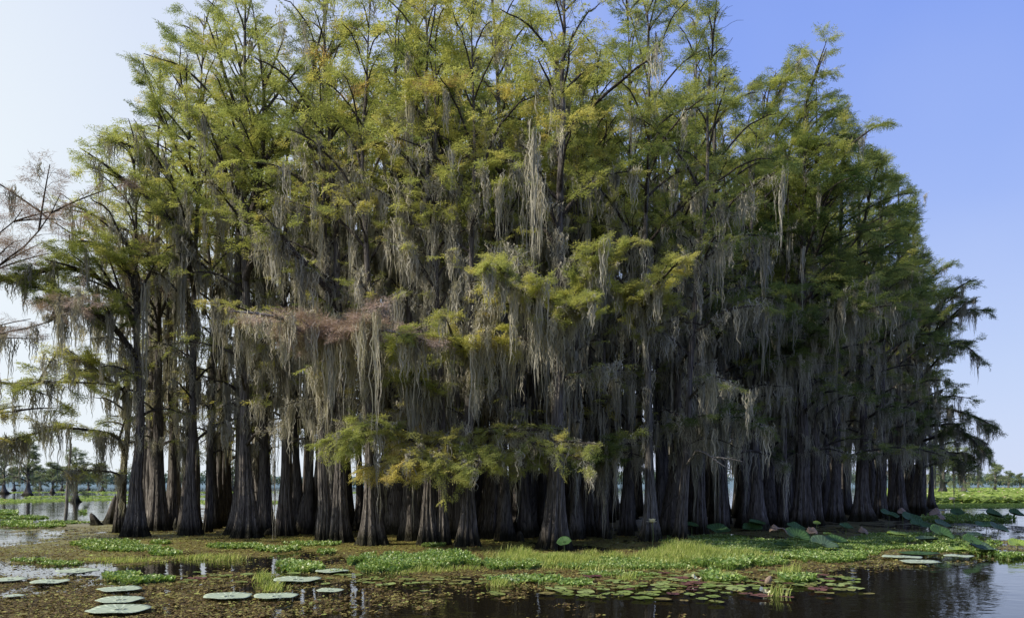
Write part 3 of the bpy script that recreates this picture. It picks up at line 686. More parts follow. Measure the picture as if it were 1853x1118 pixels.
for i, (px, py, tw, bw, tf, label, o) in enumerate(FRONT):
    b = W(px, py); Y = b[1]; o = dict(o)
    ty = max(top_at(px), -110 + (i * 37) % 60)
    H = (CAMH - (ty - HZ) / F * Y) * tf
    if px < 480: o['mossd'] = o.get('mossd', 1) * .7
    if 480 < px < 1250: o['mossd'] = o.get('mossd', 1) * 1.25; o['mt'] = .58
    if 480 < px < 1200: o['crown_z0'] = o.get('crown_z0', 8) - .8
    if o.get('bark') == 'p': o['bark'] = BARKP
    bx, by = outward(px)
    o.setdefault('bias', (bx, by))
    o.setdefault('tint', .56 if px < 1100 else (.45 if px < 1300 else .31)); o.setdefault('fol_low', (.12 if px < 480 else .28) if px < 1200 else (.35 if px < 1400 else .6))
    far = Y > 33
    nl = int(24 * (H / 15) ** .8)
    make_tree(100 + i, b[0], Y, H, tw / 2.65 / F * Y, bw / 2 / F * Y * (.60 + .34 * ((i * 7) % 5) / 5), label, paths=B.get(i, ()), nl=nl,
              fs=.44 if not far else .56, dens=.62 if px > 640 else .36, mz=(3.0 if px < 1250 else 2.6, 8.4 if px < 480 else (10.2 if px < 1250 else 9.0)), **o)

# the cypress just outside the frame at the left, whose boughs reach in
b = W(-170, 976)
pt = []
def lb(*pts, **kw): pt.append(dict(pts=[P(*p) for p in pts], **kw))
lb((-170, 620, 26), (-60, 618, 25), (0, 607, 24.5), (80, 590, 24), (150, 553, 23.6), r=.04, fol=.5, frs=FR_DRY, mat=DRY, wood=BONE, mossd=.6, reps=4, subL=.9, label='bare reddish bough reaching in over the water')
lb((-170, 600, 26), (-60, 520, 25.3), (20, 470, 25), (70, 420, 24.8), (110, 350, 24.6), r=.035, fol=.5, frs=FR_DRY, mat=DRY, wood=TWIG, mossd=.06, reps=6, subL=1.1, dens=1.5)
lb((-170, 540, 26), (-90, 470, 25.5), (-20, 430, 25), (40, 380, 24.8), r=.035, fol=.45, frs=FR_DRY, mat=DRY, wood=TWIG, mossd=.06, reps=5, subL=1.0, dens=1.5)
lb((-170, 740, 26), (-90, 700, 25.4), (-20, 690, 25), (50, 700, 24.6), (100, 690, 24.2), r=.07, fol=.6, tint=.6, mossd=.6, reps=4, subL=1.0)
lb((-170, 800, 26), (-90, 760, 25.4), (-20, 740, 25), (40, 740, 24.6), r=.06, fol=.5, tint=.6, mossd=.6, mL=.8, reps=3, subL=1.0)
make_tree(77, b[0], b[1], 11.0, .3, .9, 'cypress standing just beyond the left edge, only its boughs in view', limb_z0=5, crown_z0=7, cr=2.6, nl=12, cull=False, paths=pt, dens=.5, name='cypress_tree')

# ------------------------------------------------------------------ trees inside the grove: a few kinds, copied with their parts
arch = []
for k in range(7):
    H = [15.5, 14.2, 16.5, 13.5, 15, 17, 14.5][k]
    r = make_tree(500 + k, 0, 0, H, [.19, .15, .22, .14, .18, .24, .16][k], [.40, .31, .48, .28, .36, .50, .34][k],
                  'slender moss-hung cypress standing inside the shady grove behind the front row', limb_z0=3.2, crown_z0=8.5, cr=3.0, mossd=1.15, bias=(0, 0), tint=.5,
                  cull=False, dens=.62, nl=22, frs=FR_COARSE, fs=.46, seg=22, rings=20, group='cypress trees inside the grove', mz=(2.8, 11), ns=12, mL=1.5, sw=.03, name='cypress_tree')
    arch.append((r, H))
thin = []
for k in range(4):
    H = [13.5, 12, 14.5, 12.8][k]
    r = make_tree(540 + k, 0, 0, H, [.12, .10, .14, .11][k], [.28, .2, .34, .24][k],
                  'thin cypress pole hung with moss, deep in the grove among thicker trunks', limb_z0=3.6, crown_z0=9.5, cr=1.9, mossd=1.0, bias=(0, 0), tint=.5,
                  cull=False, dens=.3, nl=14, frs=FR_COARSE, fs=.42, seg=16, rings=16, group='thin cypress poles in the grove', mz=(3.2, 10), ns=12, mL=1.1, sw=.025, name='cypress_tree')
    thin.append((r, H))
def copy_tree(root, x, y, rz, sx, sz):
    r = root.copy(); COL.objects.link(r)
    r.location = (x, y, 0); r.rotation_euler = (0, 0, rz); r.scale = (sx, sx, sz)
    for ch in root.children:
        c = ch.copy(); COL.objects.link(c); c.parent = r
    return r
fx = [W(f[0], f[1]) for f in FRONT]
placed = [(p[0], p[1]) for p in fx]
inner = []
tries = 0
while len(inner) < 88 and tries < 9000:
    tries += 1
    px = rnd.uniform(255, 1690); base = np.interp(px, [255, 480, 700, 1000, 1250, 1450, 1660], [28, 29, 26, 26, 28, 35, 54])
    depth = np.interp(px, [255, 480, 600, 1000, 1400, 1690], [10, 10, 20, 30, 32, 22])
    Y = base + depth * rnd.random() ** 1.1
    if px < 700 and rnd.random() < .82: continue
    if 425 < px < 440 or 262 < px < 275: continue
    x = (px - CX) / F * Y
    if min((x - a) ** 2 + (Y - c) ** 2 for a, c in placed) < 1.35 ** 2: continue
    w = 2.6 / Y * F
    ty = max(max(top_at(px), top_at(px - w * .8), top_at(px + w * .8)), -60)
    H = (CAMH - (ty - HZ) / F * Y) * rnd.uniform(.80, .97)
    H = min(H, 19.5)
    if H < 6: continue
    placed.append((x, Y)); inner.append((x, Y, H))
for i, (x, y, H) in enumerate(inner):
    r, h0 = arch[i % 7]
    sz = H / h0; sx = rnd.uniform(.85, 1.15) * min(1, .55 + .5 * sz)
    if i < 7:
        r.location = (x, y, 0); r.rotation_euler = (0, 0, rnd.uniform(0, 6.28)); r.scale = (sx, sx, sz)
    else:
        copy_tree(r, x, y, rnd.uniform(0, 6.28), sx, sz)

tries = 0; k = 0
while k < 150 and tries < 30000:
    tries += 1
    px = rnd.uniform(262, 600) if rnd.random() < .12 else rnd.uniform(560, 1690) ** 1.0; base = np.interp(px, [255, 480, 700, 1000, 1250, 1450, 1660], [28.5, 28, 25.5, 25.5, 27, 34, 53])
    Y = base + np.interp(px, [255, 480, 600, 1000, 1400, 1690], [9, 12, 16, 20, 22, 18]) * rnd.random()
    if 425 < px < 438: continue
    x = (px - CX) / F * Y
    if min((x - a) ** 2 + (Y - c) ** 2 for a, c in placed) < .62 ** 2: continue
    w = 1.6 / Y * F
    ty = max(max(top_at(px), top_at(px - w), top_at(px + w)), -60)
    H = min((CAMH - (ty - HZ) / F * Y) * rnd.uniform(.7, .92), 17)
    if H < 6: continue
    placed.append((x, Y)); r, h0 = thin[k % 4]; sx = rnd.uniform(.8, 1.35)
    if k < 4: r.location = (x, Y, 0); r.rotation_euler = (0, 0, rnd.uniform(0, 6.28)); r.scale = (sx, sx, H / h0)
    else: copy_tree(r, x, Y, rnd.uniform(0, 6.28), sx, H / h0)
    k += 1
# ------------------------------------------------------------------ distant cypresses
FARFOL = leafy('hazy_distant_foliage', [(0.0, (0.12, 0.16, 0.11)), (0.5, (0.25, 0.30, 0.17)), (1.0, (0.40, 0.42, 0.22))], .35, .3, .5)  # paler leaf colours, with the distance haze painted in
fa = []
for k in range(3):
    r = make_tree(700 + k, 0, 0, [7.5, 8.5, 6.5][k], [.35, .4, .3][k], [1.0, 1.2, .9][k], 'small distant cypress standing alone in the lake',
                  limb_z0=1.6, crown_z0=2.2, cr=3.2, mossd=.7, cull=False, dens=.7, nl=22, frs=FR_COARSE, fs=.85, seg=16, rings=14, mz=(1.5, 5), ns=7, mL=1.0, sw=.05,
                  tint=.4, group=None, folmat=FARFOL, name='distant_cypress', fol_low=.9, flare=.7)
    fa.append(r)
FARS = [ # px, base py, scale, kind, label
 (8, 893, 1.05, 0, 'dense dark distant cypress at the far left of the lake'),
 (50, 896, 1.0, 1, 'distant cypress on the left with a black squat foot'),
 (95, 892, .9, 2, 'distant cypress left of the leaning pale stake'),
 (137, 908, .62, 1, 'nearest small cypress behind the pale stake, on a black stump-like foot'),
 (25, 887, 1.0, 2, None), (72, 886, 1.05, 0, None), (112, 887, .8, 1, None), (160, 886, 1.0, 2, None), (185, 889, .9, 0, None),
 (420, 889, 1.1, 1, None), (436, 886, 1.0, 0, None), (330, 887, 1.0, 2, None),
 (1706, 894, 1.3, 1, 'distant sunlit cypress just right of the grove with a wide grey foot'),
 (1744, 893, 1.15, 0, 'distant cypress behind the tips of the drooping boughs'),
 (1801, 888, 1.08, 2, 'lone pale cypress in the lotus field before the far wood'),
 (1770, 884, 1.0, 1, None), (1825, 884, .95, 0, None), (1846, 884, .9, 2, None), (1690, 886, 1.1, 0, None),
]
used = set()
for px, py, s, k, lab in FARS:
    p = W(px, py); r = fa[k]
    if k in used: r = copy_tree(r, 0, 0, 0, 1, 1)
    used.add(k)
    r.location = (p[0], p[1], 0); r.rotation_euler = (0, 0, rnd.uniform(0, 6)); r.scale = (s * .74, s * .74, s * .92)
    if lab:
        r['label'] = lab
    else:
        r['label'] = 'small distant cypress standing far out on the lake'; r['group'] = 'small cypresses far out on the lake'

# ------------------------------------------------------------------ far shore wood
def far_wood():
    rg = np.random.default_rng(5)
    m = leafy('hazy_wood_leaves', [(0.0, (0.075, 0.12, 0.115)), (0.5, (0.125, 0.18, 0.14)), (1.0, (0.20, 0.25, 0.15))], .2, .03, .4)  # bluish greens carry the haze of distance in the leaf colour
    g = Geo()
    for k in range(520):
        x = -620 + 1500 * (k + rg.random()) / 520; y = 600 + rg.uniform(-25, 90)
        h = 10 + 3 * math.sin(x * .011) + rg.uniform(-1.5, 2.5) + (y - 600) * .03
        n = 150
        d = norm(rg.normal(size=(n, 3))); r = rg.uniform(.5, 1, n)[:, None]
        c = np.array([x, y, h * .55]) + d * r * np.array([5, 4, h * .45])
        a = rg.normal(size=(n, 3)); b_ = rg.normal(size=(n, 3)); a = norm(a) * rg.uniform(.5, 1.1, n)[:, None]; b_ = norm(b_) * rg.uniform(.5, 1.1, n)[:, None]
        V = np.stack([c - a - b_ * .5, c + a - b_ * .5, c + b_], 1)
        t = .35 + .35 * (d[:, 2]) + rg.normal() * .18
        g.add(V, tris=np.arange(n * 3).reshape(-1, 3), tint=np.repeat(t, 3))
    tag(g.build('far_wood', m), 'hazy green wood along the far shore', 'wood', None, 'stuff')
    g = Geo(); n = 90; xs = np.linspace(-2600, 2600, n)
    h = 9 + 5 * fbm(xs * .004, xs * 0, 3) + 3 * fbm(xs * .05, xs * 0, 8)
    V = np.concatenate([np.stack([xs, np.full(n, 1080.), np.full(n, -1.)], 1), np.stack([xs, np.full(n, 1120.), h], 1), np.stack([xs, np.full(n, 1500.), h * 1.1], 1)])
    q = [(i, i + 1, n + i + 1, n + i) for i in range(n - 1)] + [(n + i, n + i + 1, 2 * n + i + 1, 2 * n + i) for i in range(n - 1)]
    g.add(V, quads=q)
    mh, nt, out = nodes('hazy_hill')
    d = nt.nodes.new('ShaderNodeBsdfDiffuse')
    nt.links.new(ramp(nt, noise(nt, .08, 4, coords(nt, 'World')), [(.3, (.13, .19, .24)), (.7, (.18, .25, .28))]), d.inputs[0]); nt.links.new(d.outputs[0], out.inputs[0])  # air haze painted into the hill's blue colour
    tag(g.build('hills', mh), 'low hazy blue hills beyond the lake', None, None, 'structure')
far_wood()

# ------------------------------------------------------------------ far lotus field and green strips
def strips():
    rg = np.random.default_rng(6)
    def field(name, label, x0, x1, py0, py1, n, size, hgt, sheet_tint, edge=.5, seed=1, flowers=0.0):
        g = Geo()
        ya = F * CAMH / (py1 - HZ); yb = F * CAMH / (py0 - HZ)
        NX, NY = 90, 26
        us = np.linspace(0, 1, NX); vs = np.linspace(0, 1, NY)
        U, V_ = np.meshgrid(us, vs)
        pyv = py1 + (py0 - py1) * V_; Yv = F * CAMH / (pyv - HZ)
        X = (x0 + (x1 - x0) * U - CX) / F * Yv
        keep = fbm(X * .12, Yv * .05, seed) + .9 * np.minimum(np.minimum(V_, 1 - V_), .3) + .5 * np.minimum(np.minimum(U, 1 - U) * 4, .3) > edge
        idx = np.arange(NX * NY).reshape(NY, NX)
        q = np.stack([idx[:-1, :-1], idx[:-1, 1:], idx[1:, 1:], idx[1:, :-1]], -1)
        kq = keep[:-1, :-1] & keep[1:, 1:]
        q = q[kq]
        V = np.stack([X, Yv, np.full(X.shape, .006)], -1)
        g.add(V, quads=q, tint=sheet_tint)
        u = rg.random(n); v = rg.random(n)
        py = py1 + (py0 - py1) * v; Y = F * CAMH / (py - HZ); px = x0 + (x1 - x0) * u; x = (px - CX) / F * Y
        ok = fbm(x * .12, Y * .05, seed) + .9 * np.minimum(np.minimum(v, 1 - v), .3) + .5 * np.minimum(np.minimum(u, 1 - u) * 4, .3) > edge
        x, Y = x[ok], Y[ok]; n = len(x)
        a = np.arange(6) * PI / 3
        nrm = norm(np.stack([rg.normal(size=n) * .35, rg.normal(size=n) * .35 - .2, np.ones(n)], 1))
        ux = norm(np.cross(nrm, [0, 1., 0])); uy = np.cross(nrm, ux)
        r = size * rg.uniform(.6, 1.3, n)
        c = np.stack([x, Y, rg.uniform(.02, hgt, n)], 1)
        V = c[:, None] + r[:, None, None] * (np.cos(a)[None, :, None] * ux[:, None] + np.sin(a)[None, :, None] * uy[:, None])
        b = np.arange(n)[:, None] * 6
        t = np.concatenate([b + np.array([[0, 1, 2]]), b + np.array([[0, 2, 3]]), b + np.array([[0, 3, 4]]), b + np.array([[0, 4, 5]])])
        ti = rg.uniform(.2, .72, n); fl = rg.random(n) < flowers; ti[fl] = rg.uniform(.9, 1, fl.sum())
        g.add(V, tris=t, tint=np.repeat(ti, 6))
        return tag(g.build(name, FARLEAF), label, 'lotus' if 'lotus' in name else 'water plants', None, 'stuff')
    field('far_lotus_field', 'bright green lotus leaves covering the far water on the right', 1560, 2050, 883.3, 911, 26000, .28, .5, .5, .1, 1, .06)
    field('low_water_plants', 'flat yellow-green plants in front of the far lotus field', 1600, 2000, 908, 919, 9000, .09, .05, .42, .45, 2)
    field('floating_meadow', 'bright green plant strip across the lake at the left behind the stake', -60, 620, 901, 913, 6000, .09, .10, .15, .90, 3, .02)
    field('far_floating_meadow', 'thin distant green strip on the lake at the left', -60, 1200, 888.5, 893.5, 3500, .2, .1, .15, .88, 4)
    field('green_strip', 'narrow green band between the two brighter strips at the left', 30, 420, 896.5, 900.5, 1800, .12, .08, .15, .86, 9)
strips()

# ------------------------------------------------------------------ floating mat in front of and under the trees
ROWS = [890, 905, 915, 935, 950, 965, 980, 995, 1010, 1025, 1040, 1055, 1070, 1085, 1100, 1118]
COVER = ["00011112222222222000",
         "00022223444444444000",
         "11222333444444444322",
         "01244455666655544321",
         "35888888888887665433",
         "46999999998887666543",
         "47999999996788876554",
         "68999989983589987655",
         "56743346789999973121",
         "12211258999999984000",
         "44444466788887640000",
         "76656555466655420000",
         "67665332233333200000",
         "77765322222222100000",
         "77753221112211000000",
         "77642211111110000000"]
CV = np.array([[int(c) for c in r] for r in COVER], float) / 9
def cover(x, Y):
    py = HZ + F * CAMH / Y; px = x / Y * F + CX
    r = np.interp(py, ROWS, np.arange(len(ROWS))); c = np.clip(px / 100.0, 0, 18.999)
    r0 = np.minimum(r.astype(int), len(ROWS) - 2); c0 = np.minimum(c.astype(int), 18)
    fr = r - r0; fc = c - c0
    return (CV[r0, c0] * (1 - fc) + CV[r0, c0 + 1] * fc) * (1 - fr) + (CV[r0 + 1, c0] * (1 - fc) + CV[r0 + 1, c0 + 1] * fc) * fr
def mat_field(x, Y):
    n = .42 * fbm(x * .55, Y * .32, 21, 5) + .36 * fbm(x * 2.4, Y * 1.1, 31, 3) + .14 * vnoise(x * 9, Y * 5, 41) + .12 * vnoise(x * 24, Y * 11, 43)
    n = (n - .5) * 2.7 + .52
    return cover(x, Y) * 1.12 - n          # >0: covered
def build_mat():
    rg = np.random.default_rng(8)
    g = Geo()
    ys = [9.5]
    while ys[-1] < 62: ys.append(ys[-1] * 1.0052 + .002)
    ys = np.array(ys); NY = len(ys); NX = 520
    u = np.linspace(-.80, .80, NX)
    U, Yv = np.meshgrid(u, ys)
    X = U * Yv; Yj = Yv + rg.normal(size=Yv.shape) * .0014 * Yv; Xj = X + rg.normal(size=X.shape) * .0008 * Yv
    f = mat_field(X, Yv)
    Z = .004 + .008 * np.clip(f, 0, .5) * rg.random(f.shape)
    idx = np.arange(NX * NY).reshape(NY, NX)
    q = np.stack([idx[:-1, :-1], idx[:-1, 1:], idx[1:, 1:], idx[1:, :-1]], -1)
    fc = (f[:-1, :-1] + f[1:, 1:] + f[:-1, 1:] + f[1:, :-1]) / 4
    pyc = (HZ + F * CAMH / Yv)[:-1, :-1]
    q = q[fc > .03 + .10 * np.clip((pyc - 1035) / 30, 0, 1)]
    py = HZ + F * CAMH / Yv
    # browner toward the camera at the left, greener under the grass
    tint = .5 - .22 * np.clip((py - 1040) / 50, 0, 1) + .18 * np.exp(-((py - 975) / 28) ** 2) * (X < 4)
    g.add(np.stack([Xj, Yj, Z], -1), quads=q, tint=tint.ravel())
    tag(g.build('duckweed_mat', MATS), 'brown and olive mat of duckweed and plant debris floating round the trees', 'duckweed', None, 'stuff')
    # loose flecks
    g = Geo(); n = 520000
    Y = 9.5 + (34 - 9.5) * rg.random(n) ** 1.5; x = rg.uniform(-.75, .75, n) * Y
    f = mat_field(x, Y); c = cover(x, Y)
    k = (f > -.14 - .10 * rg.random(n)) & (rg.random(n) < np.clip(.25 + f * 1.5 + .3, 0, 1)) & (c > .02)
    cl = vnoise(x * 4, Y * 2.5, 77) > .25
    k &= cl | (f > 0)
    x, Y = x[k], Y[k]; n = len(x)
    r = rg.lognormal(-.1, .45, n) * .019
    a = rg.uniform(0, 6.28, n)
    nr = norm(np.stack([rg.normal(size=n) * .22, rg.normal(size=n) * .22, np.ones(n)], 1))
    ux = norm(np.cross(nr, np.stack([np.cos(a), np.sin(a), np.zeros(n)], 1))); uy = np.cross(nr, ux)
    C = np.stack([x, Y, .012 + .02 * rg.random(n)], 1)
    as_ = rg.uniform(.35, 1, n)[:, None]
    V = np.stack([C - ux * r[:, None], C - uy * r[:, None] * as_, C + ux * r[:, None], C + uy * r[:, None] * as_], 1)
    py = HZ + F * CAMH / Y
    t = np.clip(.46 + rg.normal(size=n) * .26 - .04 * (py > 1050) + .16 * np.exp(-((py - 985) / 30) ** 2), 0, 1)
    g.add(V, quads=np.arange(n * 4).reshape(-1, 4), tint=np.repeat(t, 4))
    tag(g.build('floating_leaves', FLECK), 'loose brown and yellow leaves scattered on the duckweed and dark water', 'floating leaves', None, 'stuff')
build_mat()

# ------------------------------------------------------------------ leafy water plants and grass in patches
def leafy_patch(g, rg, x, Y, hgt, ls, n):
    """n rosettes around points x,Y arrays"""
    m = len(x); k = 7
    a = rg.uniform(0, 6.28, (m, k)); tilt = rg.uniform(.1, 1.2, (m, k))
    h = hgt[:, None] * rg.uniform(.35, 1, (m, k))
    rad = h * .5 * rg.random((m, k)) + .02
    c = np.stack([x[:, None] + np.cos(a) * rad, Y[:, None] + np.sin(a) * rad, h], -1).reshape(-1, 3)
    a = a.ravel(); tilt = tilt.ravel(); N = len(c)
    d = np.stack([np.cos(a) * np.cos(tilt), np.sin(a) * np.cos(tilt), np.sin(tilt)], 1)
    s = np.stack([-np.sin(a), np.cos(a), np.zeros(N)], 1)
    L = (ls * rg.uniform(.6, 1.3, N))[:, None]; w = L * .36
    V = np.stack([c - d * L * .5, c - s * w, c + d * L * .5, c + s * w], 1)
    # cup the leaf a little
    V[:, 0, 2] -= .1 * L[:, 0]
    g.add(V, quads=np.arange(N * 4).reshape(-1, 4), tint=np.repeat(np.clip(rg.normal(.55, .2, N), 0, 1), 4))
    # stems
    b = c.copy(); b[:, 2] = 0; b[:, 0] -= np.cos(a) * .02
    V = np.stack([b - s * .004, b + s * .004, c - d * L * .4 + s * .004, c - d * L * .4 - s * .004], 1)
    g.add(V, quads=np.arange(N * 4).reshape(-1, 4), tint=np.full(N * 4, .35))
def ell(rg, px, py, w, h, n, noisy=.5):
    """n points inside an ellipse seen at px,py with w,h in photo px, broken up by noise"""
    r = np.sqrt(rg.random(n)); a = rg.uniform(0, 6.28, n)
    qx = px + np.cos(a) * r * w / 2; qy = py + np.sin(a) * r * h / 2
    Y = F * CAMH / (qy - HZ); x = (qx - CX) / F * Y
    k = (.5 * fbm(x * 1.6, Y * .8, 51, 3) + .5 * fbm(x * 5, Y * 2.5, 52, 2) + (.35 * (1 - r))) > noisy
    return x[k], Y[k]
rg = np.random.default_rng(9)
PATCH = [ # name label, list of (px,py,w,h,n,height,leaf)
 ('water_hyacinth', 'green leafy water plants floating on the mat in front of the left trunks', [(190, 985, 130, 14, 500, .10, .08), (230, 994, 170, 10, 420, .09, .08), (300, 1003, 60, 8, 140, .09, .08), (290, 983, 40, 6, 60, .1, .08)]),
 ('water_hyacinth', 'patchy line of leafy water plants in front of the gap between the left trunks', [(430, 990, 110, 8, 220, .1, .08), (500, 996, 90, 10, 220, .1, .08), (560, 985, 120, 8, 150, .09, .07), (590, 1000, 40, 6, 80, .1, .07)]),
 ('water_hyacinth', 'leafy water plants behind the three stacked-looking pale pads at the left', [(220, 1045, 70, 14, 160, .09, .07), (270, 1053, 110, 12, 300, .09, .07), (110, 1020, 90, 8, 80, .06, .06), (60, 1015, 80, 6, 60, .06, .06)]),
 ('water_hyacinth', 'clump of leafy water plants behind the pale pad with open water around it', [(545, 1030, 80, 16, 320, .12, .08), (520, 1026, 40, 16, 120, .13, .08), (600, 1035, 60, 6, 60, .06, .06)]),
 ('pale_water_weed', 'dense pale green leafy weed bed left of the tall grass', [(748, 1021, 235, 26, 2600, .17, .055), (700, 1028, 120, 16, 500, .12, .05), (660, 1030, 40, 10, 100, .1, .05), (800, 1013, 100, 14, 500, .2, .055)]),
 ('pale_water_weed', 'low leafy weed along the front of the mat below the grass', [(960, 1050, 160, 14, 240, .07, .06), (1040, 1055, 80, 12, 100, .06, .06), (1120, 1040, 200, 10, 200, .06, .06), (920, 1025, 110, 18, 700, .13, .06)]),
 ('leafy_weed', 'bright leafy weed where the grass thins out toward the right', [(1310, 1020, 150, 26, 1300, .15, .07), (1150, 1022, 440, 20, 1500, .1, .055), (1260, 1012, 160, 14, 500, .14, .06), (1380, 1018, 100, 18, 400, .1, .07), (1310, 1050, 80, 10, 200, .09, .08), (1440, 1050, 70, 14, 200, .1, .08), (1290, 1045, 40, 14, 120, .12, .08)]),
 ('leafy_weed', 'lit leafy weed at the edge of the dark water below the tilted lotus leaves', [(1490, 1010, 160, 20, 1500, .10, .07), (1540, 1003, 100, 14, 500, .08, .07), (1440, 1003, 120, 12, 400, .08, .07)]),
 ('shaded_weed', 'shaded leafy weed bed between the lotus leaves and the dark trunks', [(1370, 988, 320, 28, 3600, .08, .06), (1520, 988, 240, 24, 2600, .08, .06), (1640, 975, 200, 20, 900, .08, .07), (1280, 978, 180, 18, 900, .08, .06), (1740, 985, 150, 24, 400, .1, .08)]),
 ('leafy_tuft', 'small green leafy clump at the foot of the joined cypress pair', [(785, 988, 44, 7, 110, .10, .08)]),
 ('lake_side_plants', 'green water plants floating on the pale water at the left edge', [(10, 930, 50, 7, 160, .2, .15), (40, 936, 110, 6, 200, .06, .12), (60, 952, 120, 6, 200, .1, .1), (150, 927, 16, 5, 30, .15, .12), (30, 948, 60, 8, 120, .15, .12), (120, 945, 100, 6, 120, .06, .1)]),
 ('dark_water_weed', 'scattered weeds on the dark water between the lotus leaves at the right', [(1750, 940, 180, 14, 400, .2, .12), (1780, 1003, 60, 8, 100, .12, .08), (1830, 1008, 60, 10, 100, .1, .08), (1700, 995, 140, 12, 260, .1, .08)]),
]
for nm, lab, L in PATCH:
    g = Geo()
    for (px, py, w, h, n, hg, ls) in L:
        x, Y = ell(rg, px, py, w, h, n * 2, .52)
        if len(x): leafy_patch(g, rg, x, Y, hg * rg.uniform(.5, 1.2, len(x)), ls, 7)
    tag(g.build(nm, PLANT), lab, 'water plants', None, 'stuff')

def grass(name, label, L):
    g = Geo()
    for (px, py, w, h, n, hg) in L:
        x, Y = ell(rg, px, py, w, h, n * 2, .56)
        if not len(x): continue
        x = np.repeat(x, 4) + rg.normal(size=len(x) * 4) * .07; Y = np.repeat(Y, 4) + rg.normal(size=len(Y) * 4) * .07
        m = len(x); a = rg.uniform(0, 6.28, m); s = np.stack([-np.sin(a), np.cos(a), np.zeros(m)], 1)
        tall = fbm(x * 1.2, Y * .6, 63, 3)
        H = hg * rg.uniform(.3, 1.1, m) ** 1.2 * (.1 + 1.9 * tall ** 1.4); ln = rg.uniform(.05, .9, m) * H
        d = np.stack([np.cos(a) * ln + .02, np.sin(a) * ln, H], 1)
        b = np.stack([x, Y, np.zeros(m)], 1); mid = b + d * .55; mid[:, :2] -= d[:, :2] * .22
        w_ = (.0055 * rg.uniform(.6, 1.5, m))[:, None]
        V = np.stack([b - s * w_, b + s * w_, mid + s * w_ * .8, mid - s * w_ * .8, b + d], 1)
        i = np.arange(m)[:, None] * 5
        g.add(V, quads=i + np.array([[0, 1, 2, 3]]), tris=i + np.array([[3, 2, 4]]), tint=np.repeat(np.clip(rg.normal(.5, .28, m), 0, 1), 5))
    tag(g.build(name, GRASS), label, 'grass', None, 'stuff')
grass('tall_grass', 'bright green tall grass growing on the floating mat in front of the grove', [(1150, 1014, 540, 22, 3600, .24), (990, 1020, 190, 16, 1300, .24), (1240, 1008, 250, 16, 1200, .27), (1000, 1008, 50, 14, 260, .22), (1120, 1028, 300, 12, 500, .14)])
grass('grass_tufts', 'sparse grass tufts poking up through the lily pads', [(1405, 1078, 16, 6, 14, .2), (1130, 1050, 30, 10, 60, .2), (1430, 1040, 30, 12, 100, .25), (1310, 1044, 40, 10, 60, .2), (480, 1050, 26, 8, 60, .18), (495, 1068, 20, 6, 50, .18), (905, 1058, 30, 8, 50, .15), (370, 1010, 200, 10, 220, .14), (240, 1015, 200, 10, 200, .12), (760, 1030, 260, 14, 500, .16)])

# ------------------------------------------------------------------ lotus and lily leaves
def leaf_disc(rg, R, cup, wavy, fold=0.0, notch=False, rings=6, seg=40):
    g = Geo()
    th = np.arange(seg) / seg * 2 * PI + .0
    if notch: th = np.linspace(.16, 2 * PI - .16, seg)
    rr = np.linspace(0.0, 1, rings + 1)[1:]
    ed = 1 + .03 * np.sin(th * 3 + rg.uniform(0, 6)) + .02 * np.sin(th * 7 + rg.uniform(0, 6))
    x = rr[:, None] * np.cos(th)[None] * R * ed[None]; y = rr[:, None] * np.sin(th)[None] * R * ed[None]
    ph = rg.uniform(0, 6.28, 3)
    z = cup * R * (rr[:, None] ** 2) + wavy * R * rr[:, None] ** 2 * (np.sin(th * 3 + ph[0]) * .6 + np.sin(th * 5 + ph[1]) * .4)[None] + fold * R * np.abs(y / R) ** 1.3
    z = z + .03 * R * np.clip((rr[:, None] - .9) * 10, 0, 1) * (cup > 0)
    V = np.concatenate([[[0, 0, -.006 * R]], np.stack([x, y, z], -1).reshape(-1, 3)])
    idx = 1 + np.arange(rings * seg).reshape(rings, seg); nx = np.roll(idx, -1, 1)
    if notch: idx_, nx_ = idx[:, :-1], nx[:, :-1]
    else: idx_, nx_ = idx, nx
    q = np.stack([idx_[:-1], nx_[:-1], nx_[1:], idx_[1:]], -1).reshape(-1, 4)
    t = np.stack([np.zeros(idx_.shape[1], int), idx_[0], nx_[0]], -1)
    g.add(V, quads=q, tris=t, tint=.6)
    return g
def flat_pad(px, py, w, label, mat=None, group=None):
    p = W(px, py); R = w / 2 / F * p[1]
    g = leaf_disc(rg, R, .012, .03)
    o = g.build('lotus_pad', mat or PADPALE, None, True)
    md = o.modifiers.new('thick', 'SOLIDIFY'); md.thickness = .006
    o.location = (p[0], p[1], .055); o.rotation_euler = (rg.normal() * .006, rg.normal() * .006, rg.uniform(0, 6))
    tag(o, label, 'lotus pad', group)
    return o
for px, py, w, lab in [
  (218, 1072, 74, 'farthest of three round pale lotus pads in a column at the lower left'),
  (217, 1092, 82, 'middle of three round pale lotus pads in a column at the lower left'),
  (216, 1110, 108, 'largest and nearest pale lotus pad of the column at the lower left'),
  (413, 1085, 84, 'left of two pale lotus pads side by side on dark water'),
  (499, 1085, 78, 'right of two pale lotus pads side by side on dark water'),
  (537, 1054, 84, 'pale lotus pad alone behind the side-by-side pair'),
  (597, 1074, 50, 'small cream-edged lotus pad right of the side-by-side pair'),
  (90, 1058, 64, 'thin-looking pale pad left of the column, near the picture edge'),
  (18, 1054, 56, 'pale pad partly cut by the left picture edge'),
  (142, 1038, 72, 'dull green pad lying among the dark water streaks at the left'),
  (26, 1084, 34, 'small whitish pad alone on brown debris at the lower left'),
  (600, 1038, 60, 'pad half hidden among plants behind the small cream-edged pad'),
  (1665, 1021, 70, 'nearest sunlit pale pad on the open water at the right'),
  (1632, 1012, 66, 'pale pad just left of and behind the nearest sunlit one at the right'),
  (1735, 1010, 50, 'narrow pale pad on reflected sky at the right')]:
    flat_pad(px, py, w, lab)
